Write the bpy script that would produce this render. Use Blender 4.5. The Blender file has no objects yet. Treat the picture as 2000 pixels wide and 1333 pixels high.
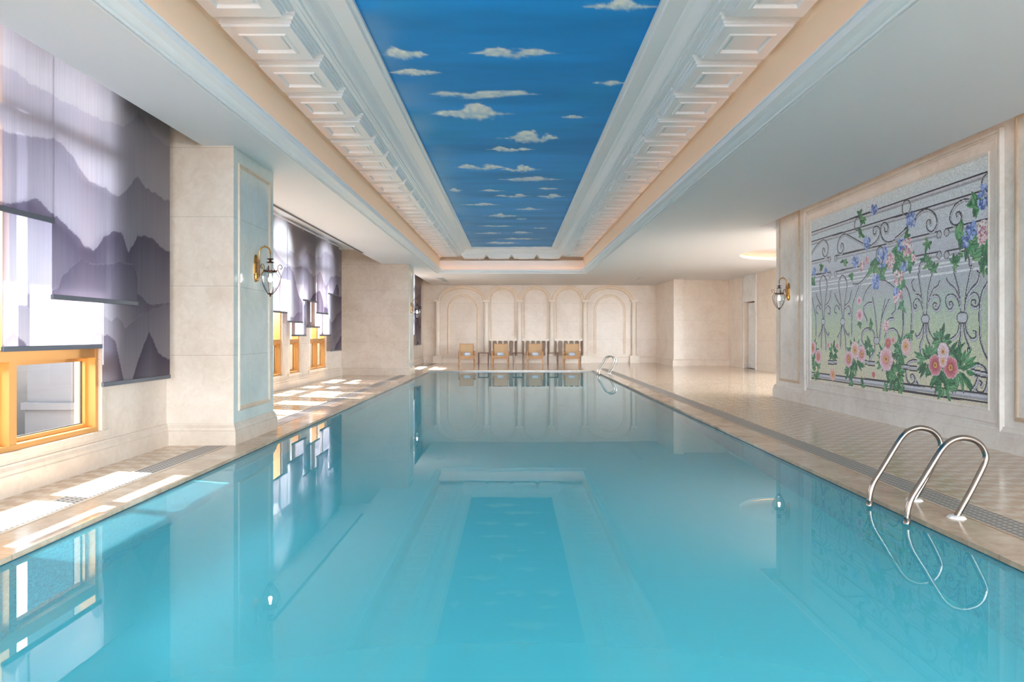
import bpy, bmesh, math, random
import numpy as np
from mathutils import Vector, Matrix, Quaternion
R = math.radians
PI = math.pi
scn = bpy.context.scene
col = scn.collection
rnd = random.Random(7)

# ------------------------------------------------------------------ camera, sky, sun, exposure
cam_d = bpy.data.cameras.new('camera'); cam = bpy.data.objects.new('camera', cam_d); col.objects.link(cam)
cam_d.sensor_width = 36; cam_d.lens = 24
cam_d.shift_x = -2 / 2000; cam_d.shift_y = -14 / 2000
cam_d.clip_start = 0.05; cam_d.clip_end = 300
CAMZ = 1.3
cam.location = (0, 0, CAMZ); cam.rotation_euler = (R(90), 0, 0)
scn.camera = cam

world = bpy.data.worlds.new('world'); scn.world = world; world.use_nodes = True
bg = world.node_tree.nodes['Background']
bg.inputs[0].default_value = (0.80, 0.915, 1.0, 1)
_wn = world.node_tree; _tc = _wn.nodes.new('ShaderNodeTexCoord'); _sx = _wn.nodes.new('ShaderNodeSeparateXYZ'); _mr = _wn.nodes.new('ShaderNodeMapRange')
_wn.links.new(_tc.outputs['Generated'], _sx.inputs[0]); _wn.links.new(_sx.outputs[2], _mr.inputs[0]); _wn.links.new(_mr.outputs[0], bg.inputs[1])
_mr.inputs['From Min'].default_value = 0.0; _mr.inputs['From Max'].default_value = 0.75; _mr.inputs['To Min'].default_value = 18.0; _mr.inputs['To Max'].default_value = 5.0; _mr.clamp = True

SUN_DIR = Vector((0.95 * math.cos(R(49)), -0.30 * math.cos(R(49)), -math.sin(R(49)))).normalized()
sd = bpy.data.lights.new('sun', 'SUN'); sd.energy = 34; sd.angle = R(0.8); sd.color = (1.0, 0.975, 0.94)
sun = bpy.data.objects.new('sun', sd); col.objects.link(sun)
sun.rotation_euler = SUN_DIR.to_track_quat('-Z', 'Y').to_euler(); sun.location = (-12, 8, 14)

def area(name, loc, rot, sx, sy, power, color=(1, 1, 1), portal=False):
    d = bpy.data.lights.new(name, 'AREA'); d.shape = 'RECTANGLE'; d.size = sx; d.size_y = sy
    d.energy = power; d.color = color
    if portal: d.cycles.is_portal = True
    o = bpy.data.objects.new(name, d); col.objects.link(o); o.location = loc; o.rotation_euler = rot
    return o

vs = scn.view_settings
vs.view_transform = 'Standard'; vs.look = 'None'; vs.gamma = 1.0; vs.use_curve_mapping = False
vs.exposure = 0.72
cy = scn.cycles
cy.max_bounces = 14; cy.diffuse_bounces = 6; cy.glossy_bounces = 6; cy.transmission_bounces = 8
cy.transparent_max_bounces = 16; cy.sample_clamp_indirect = 12; cy.caustics_reflective = False; cy.caustics_refractive = True
cy.use_denoising = True

# ------------------------------------------------------------------ measures (metres)
CEIL = 3.5
PL, PR, PN, PF = -2.96, 2.87, 0.5, 24.24       # pool edges
WATER = -0.035
XW1, XW2 = -4.05, -5.40                        # window walls (shallow and deep bays)
XR = 5.45                                      # mosaic wall
YF = 30.7                                      # far wall
YB = -7.0                                      # wall behind the camera
F = 1333.33
def on_x(px, py, X):                           # a point of the photograph on the plane x = X
    Y = F * X / (px - 1002.0); return Y, CAMZ - (py - 652.5) * Y / F
def on_z(px, py, Z):                           # a point of the photograph on the plane z = Z
    Y = F * (Z - CAMZ) / (652.5 - py); return (px - 1002.0) * Y / F, Y

# ------------------------------------------------------------------ mesh helpers
class MB:
    def __init__(s): s.v = []; s.f = []; s.smooth = []
    def add(s, vs_, fs, smooth=False):
        b = len(s.v); s.v += [tuple(p) for p in vs_]; s.f += [tuple(b + i for i in q) for q in fs]; s.smooth += [smooth] * len(fs)
        return s
    def box(s, x0, x1, y0, y1, z0, z1):
        x0, x1 = min(x0, x1), max(x0, x1); y0, y1 = min(y0, y1), max(y0, y1); z0, z1 = min(z0, z1), max(z0, z1)
        return s.add([(x0, y0, z0), (x1, y0, z0), (x1, y1, z0), (x0, y1, z0), (x0, y0, z1), (x1, y0, z1), (x1, y1, z1), (x0, y1, z1)],
                     [(0, 3, 2, 1), (4, 5, 6, 7), (0, 1, 5, 4), (1, 2, 6, 5), (2, 3, 7, 6), (3, 0, 4, 7)])
    def frustum(s, c, a0, b0, z0, a1, b1, z1):   # rectangular frustum, half sizes a,b
        x, y = c
        return s.add([(x - a0, y - b0, z0), (x + a0, y - b0, z0), (x + a0, y + b0, z0), (x - a0, y + b0, z0),
                      (x - a1, y - b1, z1), (x + a1, y - b1, z1), (x + a1, y + b1, z1), (x - a1, y + b1, z1)],
                     [(0, 3, 2, 1), (4, 5, 6, 7), (0, 1, 5, 4), (1, 2, 6, 5), (2, 3, 7, 6), (3, 0, 4, 7)])
    def lathe(s, prof, c=(0, 0, 0), n=24, a0=0, a1=2 * PI, smooth=True):
        full = abs(a1 - a0 - 2 * PI) < 1e-6; m = n if full else n + 1
        vs_ = []
        for r, z in prof:
            for k in range(m):
                a = a0 + (a1 - a0) * k / n
                vs_.append((c[0] + r * math.cos(a), c[1] + r * math.sin(a), c[2] + z))
        fs = []
        for i in range(len(prof) - 1):
            for k in range(n):
                k2 = (k + 1) % m
                fs.append((i * m + k, i * m + k2, (i + 1) * m + k2, (i + 1) * m + k))
        return s.add(vs_, fs, smooth)
    def tube(s, pts, r, n=12, caps=True, closed=False):
        P = [Vector(p) for p in pts]; N = len(P)
        rr = r if isinstance(r, (list, tuple)) else [r] * N
        T = []
        for i in range(N):
            if closed: t = P[(i + 1) % N] - P[i - 1]
            else: t = P[min(i + 1, N - 1)] - P[max(i - 1, 0)]
            T.append(t.normalized())
        up = Vector((0, 0, 1)) if abs(T[0].z) < 0.9 else Vector((0, 1, 0))
        u = T[0].cross(up).normalized(); vs_ = []
        for i in range(N):
            if i: 
                q = T[i - 1].rotation_difference(T[i]); u = q @ u
            u = (u - T[i] * u.dot(T[i])).normalized(); w = T[i].cross(u)
            for k in range(n):
                a = 2 * PI * k / n; vs_.append(P[i] + (u * math.cos(a) + w * math.sin(a)) * rr[i])
        fs = []
        for i in range(N if closed else N - 1):
            j = (i + 1) % N
            for k in range(n): fs.append((i * n + k, i * n + (k + 1) % n, j * n + (k + 1) % n, j * n + k))
        s.add(vs_, fs, True)
        if caps and not closed:
            b = len(s.v) - len(vs_)
            s.f += [tuple(b + k for k in range(n))[::-1], tuple(b + (N - 1) * n + k for k in range(n))]; s.smooth += [False, False]
        return s
    def ball(s, c, r, sc=(1, 1, 1), n=16, m=10):
        prof = [(r * math.sin(PI * i / m), -r * math.cos(PI * i / m)) for i in range(m + 1)]
        b = len(s.v); s.lathe(prof, (0, 0, 0), n)
        for i in range(b, len(s.v)):
            x, y, z = s.v[i]; s.v[i] = (c[0] + x * sc[0], c[1] + y * sc[1], c[2] + z * sc[2])
        return s
    def bar(s, a, b, w, d, up=(0, 0, 1)):        # square bar from a to b
        a = Vector(a); b = Vector(b); t = (b - a).normalized(); u = t.cross(Vector(up))
        if u.length < 1e-4: u = t.cross(Vector((0, 1, 0)))
        u.normalize(); v = u.cross(t).normalized(); vs_ = []
        for p in (a, b):
            for i, j in ((-1, -1), (1, -1), (1, 1), (-1, 1)): vs_.append(p + u * (w / 2 * i) + v * (d / 2 * j))
        return s.add(vs_, [(0, 3, 2, 1), (4, 5, 6, 7), (0, 1, 5, 4), (1, 2, 6, 5), (2, 3, 7, 6), (3, 0, 4, 7)])
    def sweep(s, path, prof, nrm, closed=False, smooth=False):
        # prof: (across, out) pairs; path: 3D points on a plane whose outward normal is nrm; across = in-plane left normal
        P = [Vector(p) for p in path]; N = len(P); nrm = Vector(nrm).normalized(); vs_ = []
        for i in range(N):
            if closed: a, b = P[i - 1], P[(i + 1) % N]
            else: a, b = P[max(i - 1, 0)], P[min(i + 1, N - 1)]
            d1 = (P[i] - a).normalized() if (P[i] - a).length > 1e-9 else (b - P[i]).normalized()
            d2 = (b - P[i]).normalized() if (b - P[i]).length > 1e-9 else d1
            s1 = nrm.cross(d1); s2 = nrm.cross(d2); m = s1 + s2
            m = m / max(m.dot(s1), 1e-6)
            for (ac, ou) in prof: vs_.append(P[i] + m * ac + nrm * ou)
        k = len(prof); fs = []
        for i in range(N if closed else N - 1):
            j = (i + 1) % N
            for q in range(k - 1): fs.append((i * k + q, i * k + q + 1, j * k + q + 1, j * k + q))
        return s.add(vs_, fs, smooth)
    def build(s, name, mat, parent=None, loc=None, rot=None, bevel=0):
        me = bpy.data.meshes.new(name); me.from_pydata([tuple(p) for p in s.v], [], s.f)
        me.polygons.foreach_set('use_smooth', s.smooth)
        bm = bmesh.new(); bm.from_mesh(me); bmesh.ops.recalc_face_normals(bm, faces=bm.faces); bm.to_mesh(me); bm.free()
        if mat: me.materials.append(mat)
        o = bpy.data.objects.new(name, me); col.objects.link(o)
        if parent: o.parent = parent
        if loc is not None: o.location = loc
        if rot is not None: o.rotation_euler = rot
        if bevel:
            b = o.modifiers.new('bevel', 'BEVEL'); b.width = bevel; b.segments = 2; b.limit_method = 'ANGLE'
        return o

def tag(o, label=None, cat=None, group=None, kind=None):
    if label: o['label'] = label
    if cat: o['category'] = cat
    if group: o['group'] = group
    if kind: o['kind'] = kind
    return o
def struct(o): o['kind'] = 'structure'; return o
def empty(name, loc, rz=0):
    o = bpy.data.objects.new(name, None); col.objects.link(o); o.location = loc; o.rotation_euler = (0, 0, rz)
    o.empty_display_size = 0.1; return o
def copy_tree(o, parent=None):
    kids = [c for c in bpy.data.objects if c.parent == o]
    c = o.copy(); col.objects.link(c); c.parent = parent
    for ch in kids: copy_tree(ch, c)
    return c
def lin(c):
    return tuple(((v / 255) / 12.92 if v / 255 <= 0.04045 else ((v / 255 + 0.055) / 1.055) ** 2.4) for v in c)
def linA(a):
    a = np.asarray(a, float) / 255.0
    return np.where(a <= 0.04045, a / 12.92, ((a + 0.055) / 1.055) ** 2.4)

# ------------------------------------------------------------------ materials
def mat(name, color=(200, 200, 200), rough=0.5, metal=0.0, spec=0.5, coat=0.0):
    m = bpy.data.materials.new(name); m.use_nodes = True
    b = m.node_tree.nodes['Principled BSDF']
    b.inputs['Base Color'].default_value = (*lin(color), 1); b.inputs['Roughness'].default_value = rough
    b.inputs['Metallic'].default_value = metal; b.inputs['Specular IOR Level'].default_value = spec
    b.inputs['Coat Weight'].default_value = coat
    return m, m.node_tree, b
class NT:
    def __init__(s, nt): s.nt = nt; s.l = nt.links
    def n(s, t, **kw):
        x = s.nt.nodes.new(t)
        for k, v in kw.items(): setattr(x, k, v)
        return x
    def link(s, a, b): s.l.new(a, b)
    def val(s, x, inp):
        if isinstance(x, (int, float)): inp.default_value = x
        else: s.l.new(x, inp)
    def math(s, op, a, b=0.0, c=None, clamp=False):
        x = s.n('ShaderNodeMath', operation=op); x.use_clamp = clamp
        s.val(a, x.inputs[0]); s.val(b, x.inputs[1])
        if c is not None: s.val(c, x.inputs[2])
        return x.outputs[0]
    def pos(s):
        g = s.n('ShaderNodeNewGeometry'); x = s.n('ShaderNodeSeparateXYZ'); s.link(g.outputs['Position'], x.inputs[0])
        return g.outputs['Position'], x.outputs[0], x.outputs[1], x.outputs[2]
    def noise(s, vec, scale, detail=4, rough=0.55, dist=0.0, stretch=None):
        if stretch:
            mp = s.n('ShaderNodeMapping'); mp.inputs['Scale'].default_value = stretch; s.link(vec, mp.inputs[0]); vec = mp.outputs[0]
        x = s.n('ShaderNodeTexNoise'); s.link(vec, x.inputs['Vector']); x.inputs['Scale'].default_value = scale
        x.inputs['Detail'].default_value = detail; x.inputs['Roughness'].default_value = rough; x.inputs['Distortion'].default_value = dist
        return x.outputs['Fac']
    def ramp(s, fac, stops):
        x = s.n('ShaderNodeValToRGB'); s.link(fac, x.inputs[0]); e = x.color_ramp.elements
        while len(e) < len(stops): e.new(0.5)
        for el, (p, c) in zip(e, stops):
            el.position = p; el.color = (*lin(c), 1) if len(c) == 3 else c
        return x.outputs[0]
    def mix(s, fac, a, b, blend='MIX'):
        x = s.n('ShaderNodeMix', data_type='RGBA', blend_type=blend); s.val(fac, x.inputs[0])
        for v, i in ((a, 6), (b, 7)):
            if isinstance(v, tuple): x.inputs[i].default_value = (*lin(v), 1)
            else: s.link(v, x.inputs[i])
        return x.outputs[2]

def marble(name, c0, c1, c2, rough=0.22, seams=True, zs0=1.05, zstep=0.81, bump=0.0, coat=0.0, big=0.9):
    m, nt, b = mat(name, c0, rough, coat=coat); k = NT(nt); p, x, y, z = k.pos()
    n1 = k.noise(p, big, 6, 0.6, 0.8); n2 = k.noise(p, 6.0, 6, 0.7, 1.2)
    n3 = k.noise(p, 30.0, 3, 0.6)
    f = k.math('ADD', k.math('MULTIPLY', n1, 0.6), k.math('MULTIPLY', n2, 0.4))
    cc = k.ramp(f, [(0.36, c2), (0.5, c0), (0.62, c1)])
    cc = k.mix(k.math('MULTIPLY', k.math('SUBTRACT', n3, 0.45, clamp=True), 0.5), cc, c2)
    if seams:
        fr = k.math('FRACT', k.math('DIVIDE', k.math('ADD', k.math('SUBTRACT', z, zs0), 10 * zstep), zstep))
        d = k.math('MINIMUM', fr, k.math('SUBTRACT', 1.0, fr))
        s_ = k.math('LESS_THAN', d, 0.005)
        cc = k.mix(k.math('MULTIPLY', s_, 0.35), cc, tuple(int(v * 0.62) for v in c2))
    k.link(cc, b.inputs['Base Color'])
    return m
M_MARBLE = marble('beige_marble', (208, 191, 175), (217, 202, 188), (195, 176, 159), 0.22)
M_MARBLE_PLAIN = marble('beige_marble_plain', (206, 189, 172), (215, 200, 185), (194, 175, 157), 0.28, seams=False)
M_FARM = marble('peach_marble', (232, 214, 197), (238, 222, 207), (222, 201, 182), 0.3)
M_ARCADE = marble('arcade_stone', (243, 228, 212), (247, 235, 222), (237, 220, 203), 0.35, seams=False)
M_ARCHTAN = marble('arch_moulding_stone', (236, 213, 187), (241, 221, 198), (226, 200, 172), 0.35, seams=False)
M_WHITEMARBLE = marble('pale_marble', (228, 222, 216), (236, 231, 226), (212, 204, 196), 0.2, seams=False, big=0.7)
M_FRAMESTONE = marble('frame_stone', (227, 220, 213), (234, 228, 222), (212, 202, 193), 0.3, seams=False)
M_POOLTINT = marble('pool_tinted_marble', (196, 199, 192), (205, 208, 202), (184, 189, 184), 0.13)  # green-grey tone puts the pool's cyan light and shade into the colour
M_TANSTONE = marble('tan_stone', (206, 184, 160), (216, 196, 174), (190, 166, 142), 0.3, seams=False)
M_COPING = marble('coping_marble', (190, 164, 140), (208, 184, 162), (168, 140, 116), 0.16, seams=False, big=1.6)
def coping_joints(m):
    nt = m.node_tree; k = NT(nt); b = nt.nodes['Principled BSDF']; p, x, y, z = k.pos()
    src = b.inputs['Base Color'].links[0].from_socket
    fr = k.math('FRACT', k.math('DIVIDE', k.math('ADD', y, 20.0), 1.0)); s_ = k.math('LESS_THAN', fr, 0.008)
    k.link(k.mix(k.math('MULTIPLY', s_, 0.4), src, (120, 96, 78)), b.inputs['Base Color'])
coping_joints(M_COPING)

def deck_mat():
    m, nt, b = mat('deck_tiles', (200, 170, 140), 0.13); k = NT(nt); p, x, y, z = k.pos()
    # zigzag bands of small cream and tan tiles
    P = 0.20
    tri = k.math('MULTIPLY', k.math('ABSOLUTE', k.math('SUBTRACT', k.math('FRACT', k.math('DIVIDE', k.math('ADD', x, 30.0), P)), 0.5)), P)
    # stepped zigzag
    tri = k.math('MULTIPLY', k.math('FLOOR', k.math('DIVIDE', tri, 0.05)), 0.05)
    v = k.math('DIVIDE', k.math('ADD', k.math('ADD', y, 30.0), tri), 0.10)
    fr = k.math('FRACT', k.math('MULTIPLY', v, 0.5))
    sel = k.math('GREATER_THAN', fr, 0.55)
    cell = k.math('FRACT', v)
    grout = k.math('LESS_THAN', cell, 0.07)
    gx = k.math('LESS_THAN', k.math('FRACT', k.math('DIVIDE', k.math('ADD', x, 30.0), 0.05)), 0.06)
    n1 = k.noise(p, 2.0, 5, 0.6, 0.6); n2 = k.noise(p, 9.0, 4)
    ca = k.ramp(n2, [(0.3, (182, 154, 128)), (0.7, (202, 176, 150))])
    cb = k.ramp(n2, [(0.3, (206, 184, 160)), (0.7, (224, 206, 184))])
    cc = k.mix(sel, ca, cb)
    cc = k.mix(k.math('MULTIPLY', k.math('MAXIMUM', grout, gx), 0.25), cc, (150, 122, 98))
    cc = k.mix(k.math('MULTIPLY', n1, 0.3), cc, (192, 164, 138))
    k.link(cc, b.inputs['Base Color'])
    return m
M_DECK = deck_mat()

def grate_mat():
    m, nt, b = mat('drain_mesh', (170, 160, 150), 0.4); k = NT(nt); p, x, y, z = k.pos()
    a = k.math('FRACT', k.math('DIVIDE', k.math('ADD', k.math('ADD', y, k.math('MULTIPLY', x, 0.5)), 30), 0.05))
    r = k.math('FRACT', k.math('DIVIDE', k.math('ADD', x, 30), 0.056))
    hole = k.math('MULTIPLY', k.math('GREATER_THAN', a, 0.5), k.math('GREATER_THAN', r, 0.3))
    cc = k.mix(hole, (176, 168, 160), (70, 66, 66)); k.link(cc, b.inputs['Base Color'])
    return m
M_GRATE = grate_mat()

def pool_tile(name, ca, cb, cg, s=0.025):
    m, nt, b = mat(name, ca, 0.3); k = NT(nt); p, x, y, z = k.pos()
    u = k.math('ADD', x, y)
    def cell(a): return k.math('FLOOR', k.math('DIVIDE', k.math('ADD', a, 40.0), s))
    cx = k.n('ShaderNodeCombineXYZ'); k.link(cell(x), cx.inputs[0]); k.link(cell(y), cx.inputs[1]); k.link(cell(z), cx.inputs[2])
    wn = k.n('ShaderNodeTexWhiteNoise'); k.link(cx.outputs[0], wn.inputs['Vector'])
    cc = k.mix(wn.outputs['Value'], ca, cb)
    g = None
    for a in (y, z):
        q = k.math('LESS_THAN', k.math('FRACT', k.math('DIVIDE', k.math('ADD', a, 40.0), s)), 0.12)
        g = q if g is None else k.math('MAXIMUM', g, q)
    cc = k.mix(k.math('MULTIPLY', g, 0.5), cc, cg); k.link(cc, b.inputs['Base Color'])
    return m
M_POOLWALL = pool_tile('blue_mosaic', (0, 84, 176), (36, 140, 222), (4, 64, 134))
M_POOLFLOOR, _, _b = mat('turquoise_pool_floor', (108, 234, 250), 0.6)

def water_mat():
    m = bpy.data.materials.new('pool_water'); m.use_nodes = True; nt = m.node_tree; k = NT(nt)
    nt.nodes.clear(); out = k.n('ShaderNodeOutputMaterial')
    gl = k.n('ShaderNodeBsdfGlossy'); gl.inputs['Roughness'].default_value = 0.0
    rf = k.n('ShaderNodeBsdfRefraction'); rf.inputs['IOR'].default_value = 1.33; rf.inputs['Roughness'].default_value = 0.0; rf.inputs['Color'].default_value = (0.93, 0.985, 1.0, 1)
    df = k.n('ShaderNodeBsdfDiffuse'); df.inputs[0].default_value = (*lin((104, 236, 252)), 1)      # slightly milky water
    fr = k.n('ShaderNodeFresnel'); fr.inputs[0].default_value = 1.33
    p, x, y, z = k.pos()
    n = k.noise(p, 1.3, 2, 0.5); bmp = k.n('ShaderNodeBump'); bmp.inputs['Strength'].default_value = 0.02; bmp.inputs['Distance'].default_value = 0.02
    k.link(n, bmp.inputs['Height'])
    for q in (gl, rf, fr): k.link(bmp.outputs[0], q.inputs['Normal'])
    m1 = k.n('ShaderNodeMixShader'); m1.inputs[0].default_value = 0.36; k.link(rf.outputs[0], m1.inputs[1]); k.link(df.outputs[0], m1.inputs[2])
    m2 = k.n('ShaderNodeMixShader'); k.link(fr.outputs[0], m2.inputs[0]); k.link(m1.outputs[0], m2.inputs[1]); k.link(gl.outputs[0], m2.inputs[2])
    k.link(m2.outputs[0], out.inputs[0]); return m
M_WATER = water_mat()

M_WHITE, _, _ = mat('white_paint', (230, 232, 236), 0.6)
M_PLASTER, _, _ = mat('white_plaster_moulding', (233, 235, 238), 0.55)
M_COVE, _, _ = mat('cove_glow_tint', (242, 222, 198), 0.7)  # peach colour carries part of the light strip's warm glow
M_DARKSLOT, _, _ = mat('dark_slot', (60, 60, 62), 0.6)
M_GOLD, nt_, b_ = mat('brushed_gold_frame', (204, 146, 82), 0.34, metal=0.55)
M_BRASS, _, _ = mat('antique_brass', (176, 128, 66), 0.3, metal=0.95)
M_BRONZE, _, _ = mat('dark_bronze', (86, 58, 44), 0.35, metal=0.9)
M_STEEL, _, _ = mat('stainless_steel', (158, 148, 140), 0.2, metal=1.0)
M_FLANGE, _, _ = mat('white_flange', (226, 222, 216), 0.4)
M_TREAD, _, _ = mat('dark_tread', (40, 60, 74), 0.5)
M_BLINDBAR, _, _ = mat('blind_bottom_bar', (84, 86, 94), 0.4, metal=0.3)
M_EXT, _, _ = mat('exterior_render', (96, 100, 108), 0.8)
M_DARKGROUND, _, _ = mat('dark_ground', (98, 98, 102), 0.9)  # unseen ground, kept dark to limit light bounced onto the ceilings
M_EXTG, _, _ = mat('exterior_paving', (164, 163, 164), 0.85)
M_EXTP, _, _ = mat('exterior_stone', (104, 106, 114), 0.8)
M_RUBBER, _, _ = mat('black_gasket', (40, 40, 44), 0.5)
M_TOWEL, nt_, b_ = mat('pale_blue_towel', (204, 214, 232), 0.95)
M_TOWELW, _, _ = mat('white_towel_end', (226, 226, 232), 0.95)
def wood():
    m, nt, b = mat('oiled_teak', (186, 130, 86), 0.45); k = NT(nt); tc = k.n('ShaderNodeTexCoord')
    n = k.noise(tc.outputs['Object'], 14, 5, 0.6, 0.5, (1, 1, 6)); k.link(k.ramp(n, [(0.3, (166, 114, 74)), (0.7, (206, 158, 112))]), b.inputs['Base Color']); return m
M_WOOD = wood()
M_DARKWOOD, _, _ = mat('dark_wood', (112, 74, 58), 0.45)
def weave():
    m, nt, b = mat('woven_cane', (206, 158, 106), 0.7); k = NT(nt); tc = k.n('ShaderNodeTexCoord')
    c = k.n('ShaderNodeTexChecker'); k.link(tc.outputs['Object'], c.inputs[0]); c.inputs['Scale'].default_value = 60
    c.inputs[1].default_value = (*lin((214, 178, 138)), 1); c.inputs[2].default_value = (*lin((190, 152, 112)), 1)
    k.link(c.outputs[0], b.inputs['Base Color']); return m
M_WEAVE = weave()
def glass(name, tint=(255, 255, 255), refl=1.0):
    m = bpy.data.materials.new(name); m.use_nodes = True; nt = m.node_tree; k = NT(nt); nt.nodes.clear(); out = k.n('ShaderNodeOutputMaterial')
    t = k.n('ShaderNodeBsdfTransparent'); t.inputs[0].default_value = (*lin(tint), 1)
    g = k.n('ShaderNodeBsdfGlossy'); g.inputs['Roughness'].default_value = 0.02
    fr = k.n('ShaderNodeFresnel'); fr.inputs[0].default_value = 1.45
    mx = k.n('ShaderNodeMixShader'); k.link(k.math('MULTIPLY', fr.outputs[0], refl), mx.inputs[0]); k.link(t.outputs[0], mx.inputs[1]); k.link(g.outputs[0], mx.inputs[2])
    k.link(mx.outputs[0], out.inputs[0]); return m
M_GLASS = glass('window_glass', (246, 250, 250))
M_LAMPGLASS = glass('ribbed_lamp_glass', (250, 251, 252), 0.6)
def emis(name, c, s):
    m = bpy.data.materials.new(name); m.use_nodes = True; b = m.node_tree.nodes['Principled BSDF']
    b.inputs['Base Color'].default_value = (*lin(c), 1); b.inputs['Emission Color'].default_value = (*lin(c), 1); b.inputs['Emission Strength'].default_value = s
    return m
M_LED = emis('warm_led_strip', (255, 184, 120), 3.4)
M_LEDR = emis('warm_led_ring', (255, 190, 112), 3.6)
M_LEDW = emis('warm_wall_led', (255, 205, 165), 1.6)
M_BULB = emis('white_bulb', (255, 250, 244), 12)
def attr_mat(name, rough=0.5, kind='solid'):
    m = bpy.data.materials.new(name); m.use_nodes = True; nt = m.node_tree; k = NT(nt)
    b = nt.nodes['Principled BSDF']; a = k.n('ShaderNodeAttribute'); a.attribute_name = 'paint'
    if kind == 'solid':
        k.link(a.outputs['Color'], b.inputs['Base Color']); b.inputs['Roughness'].default_value = rough
    else:
        out = nt.nodes['Material Output']; nt.nodes.remove(b)
        d = k.n('ShaderNodeBsdfDiffuse'); t = k.n('ShaderNodeBsdfTranslucent'); tr = k.n('ShaderNodeBsdfTransparent')
        k.link(a.outputs['Color'], d.inputs[0]); k.link(a.outputs['Color'], t.inputs[0]); k.link(a.outputs['Color'], tr.inputs[0])
        m1 = k.n('ShaderNodeMixShader'); m1.inputs[0].default_value = 0.62; k.link(d.outputs[0], m1.inputs[1]); k.link(t.outputs[0], m1.inputs[2])
        # fine vertical slub threads let a little more light through
        tc = k.n('ShaderNodeTexCoord'); n = k.noise(tc.outputs['Object'], 60, 2, 0.5, 0, (1, 1, 0.02))
        m2 = k.n('ShaderNodeMixShader'); k.link(k.math('ADD', k.math('MULTIPLY', n, 0.22), 0.14), m2.inputs[0])
        k.link(m1.outputs[0], m2.inputs[1]); k.link(tr.outputs[0], m2.inputs[2]); k.link(m2.outputs[0], out.inputs[0])
    return m
M_MOSAIC = attr_mat('glass_mosaic', 0.35); M_SKY = attr_mat('painted_sky', 0.75); M_BLIND = attr_mat('printed_sheer', kind='blind')

def grid_mesh(name, us, vsx, fn, colors, domain, mat_, parent=None):
    # grid of len(us) x len(vsx) vertices, colours per face (nu-1 x nv-1) or per point
    nu, nv = len(us), len(vsx); U, V = np.meshgrid(us, vsx, indexing='ij'); co = fn(U, V).reshape(-1, 3).astype(np.float32)
    i, j = np.meshgrid(np.arange(nu - 1), np.arange(nv - 1), indexing='ij'); a = (i * nv + j).ravel()
    q = np.stack([a, a + nv, a + nv + 1, a + 1], 1).astype(np.int32)
    me = bpy.data.meshes.new(name); me.vertices.add(nu * nv); me.vertices.foreach_set('co', co.ravel())
    me.loops.add(len(q) * 4); me.loops.foreach_set('vertex_index', q.ravel()); me.polygons.add(len(q))
    me.polygons.foreach_set('loop_start', np.arange(0, len(q) * 4, 4, dtype=np.int32))
    me.update(calc_edges=True)
    at = me.attributes.new('paint', 'FLOAT_COLOR', domain)
    c4 = np.ones((colors.shape[0] * colors.shape[1], 4), np.float32); c4[:, :3] = colors.reshape(-1, 3)
    at.data.foreach_set('color', c4.ravel()); me.materials.append(mat_)
    o = bpy.data.objects.new(name, me); col.objects.link(o)
    if parent: o.parent = parent
    return o

# value noise for paintings
def vnoise(X, Y, seed=0, octaves=4):
    rs = np.random.RandomState(seed); out = np.zeros_like(X, float); amp = 1; tot = 0
    T = rs.rand(256, 256)
    for o in range(octaves):
        f = 2 ** o; x = X * f + 17.3 * o + 64; y = Y * f + 9.1 * o + 64
        xi = np.floor(x).astype(int); yi = np.floor(y).astype(int); fx = x - xi; fy = y - yi
        fx = fx * fx * (3 - 2 * fx); fy = fy * fy * (3 - 2 * fy); xi %= 255; yi %= 255
        v = (T[xi, yi] * (1 - fx) + T[xi + 1, yi] * fx) * (1 - fy) + (T[xi, yi + 1] * (1 - fx) + T[xi + 1, yi + 1] * fx) * fy
        out += v * amp; tot += amp; amp *= 0.5
    return out / tot
def sstep(a, b, x): t = np.clip((x - a) / (b - a), 0, 1); return t * t * (3 - 2 * t)

# ------------------------------------------------------------------ floor, pool
mb = MB()
mb.box(-5.7, PL - 0.34, YB, YF + .3, -0.3, 0).box(PR + 0.33, 10.3, YB, YF + .3, -0.3, 0)
mb.box(PL - 0.34, PR + 0.33, PF + 0.5, YF + .3, -0.3, 0).box(PL - 0.34, PR + 0.33, YB, PN - 0.4, -0.3, 0)
struct(mb.build('floor', M_DECK))
mb = MB()
e = 0.02
mb.box(PL - 0.34, PL + e, PN - .4, PF + .5, -0.03, 0.003).box(PR - e, PR + 0.33, PN - .4, PF + .5, -0.03, 0.003)
mb.box(PL + e, PR - e, PF - e, PF + 0.5, -0.03, 0.003).box(PL + e, PR - e, PN - 0.4, PN + e, -0.03, 0.003)
struct(mb.build('trim_1', M_COPING))
PD = -1.25
struct(MB().box(PL - 0.3, PL, PN, PF, PD, -0.03).build('wall_pool_left', M_POOLWALL)); struct(MB().box(PR, PR + 0.3, PN, PF, PD, -0.03).build('wall_pool_right', M_POOLWALL))
struct(MB().box(PL - .3, PR + .3, PF, PF + .3, PD, -0.03).build('wall_pool_far', M_POOLWALL)); struct(MB().box(PL - .3, PR + .3, PN - .3, PN, PD, -0.03).build('wall_pool_near', M_POOLWALL))

struct(MB().box(PL - .3, PR + .3, PN - .3, PF + .3, PD - .2, PD).build('floor_pool', M_POOLFLOOR))
w = MB(); w.add([(PL, PN, WATER), (PR, PN, WATER), (PR, PF, WATER), (PL, PF, WATER)], [(0, 1, 2, 3)])
tag(w.build('pool_water', M_WATER), 'still turquoise water filling the long indoor pool', 'water', kind='stuff')

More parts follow.
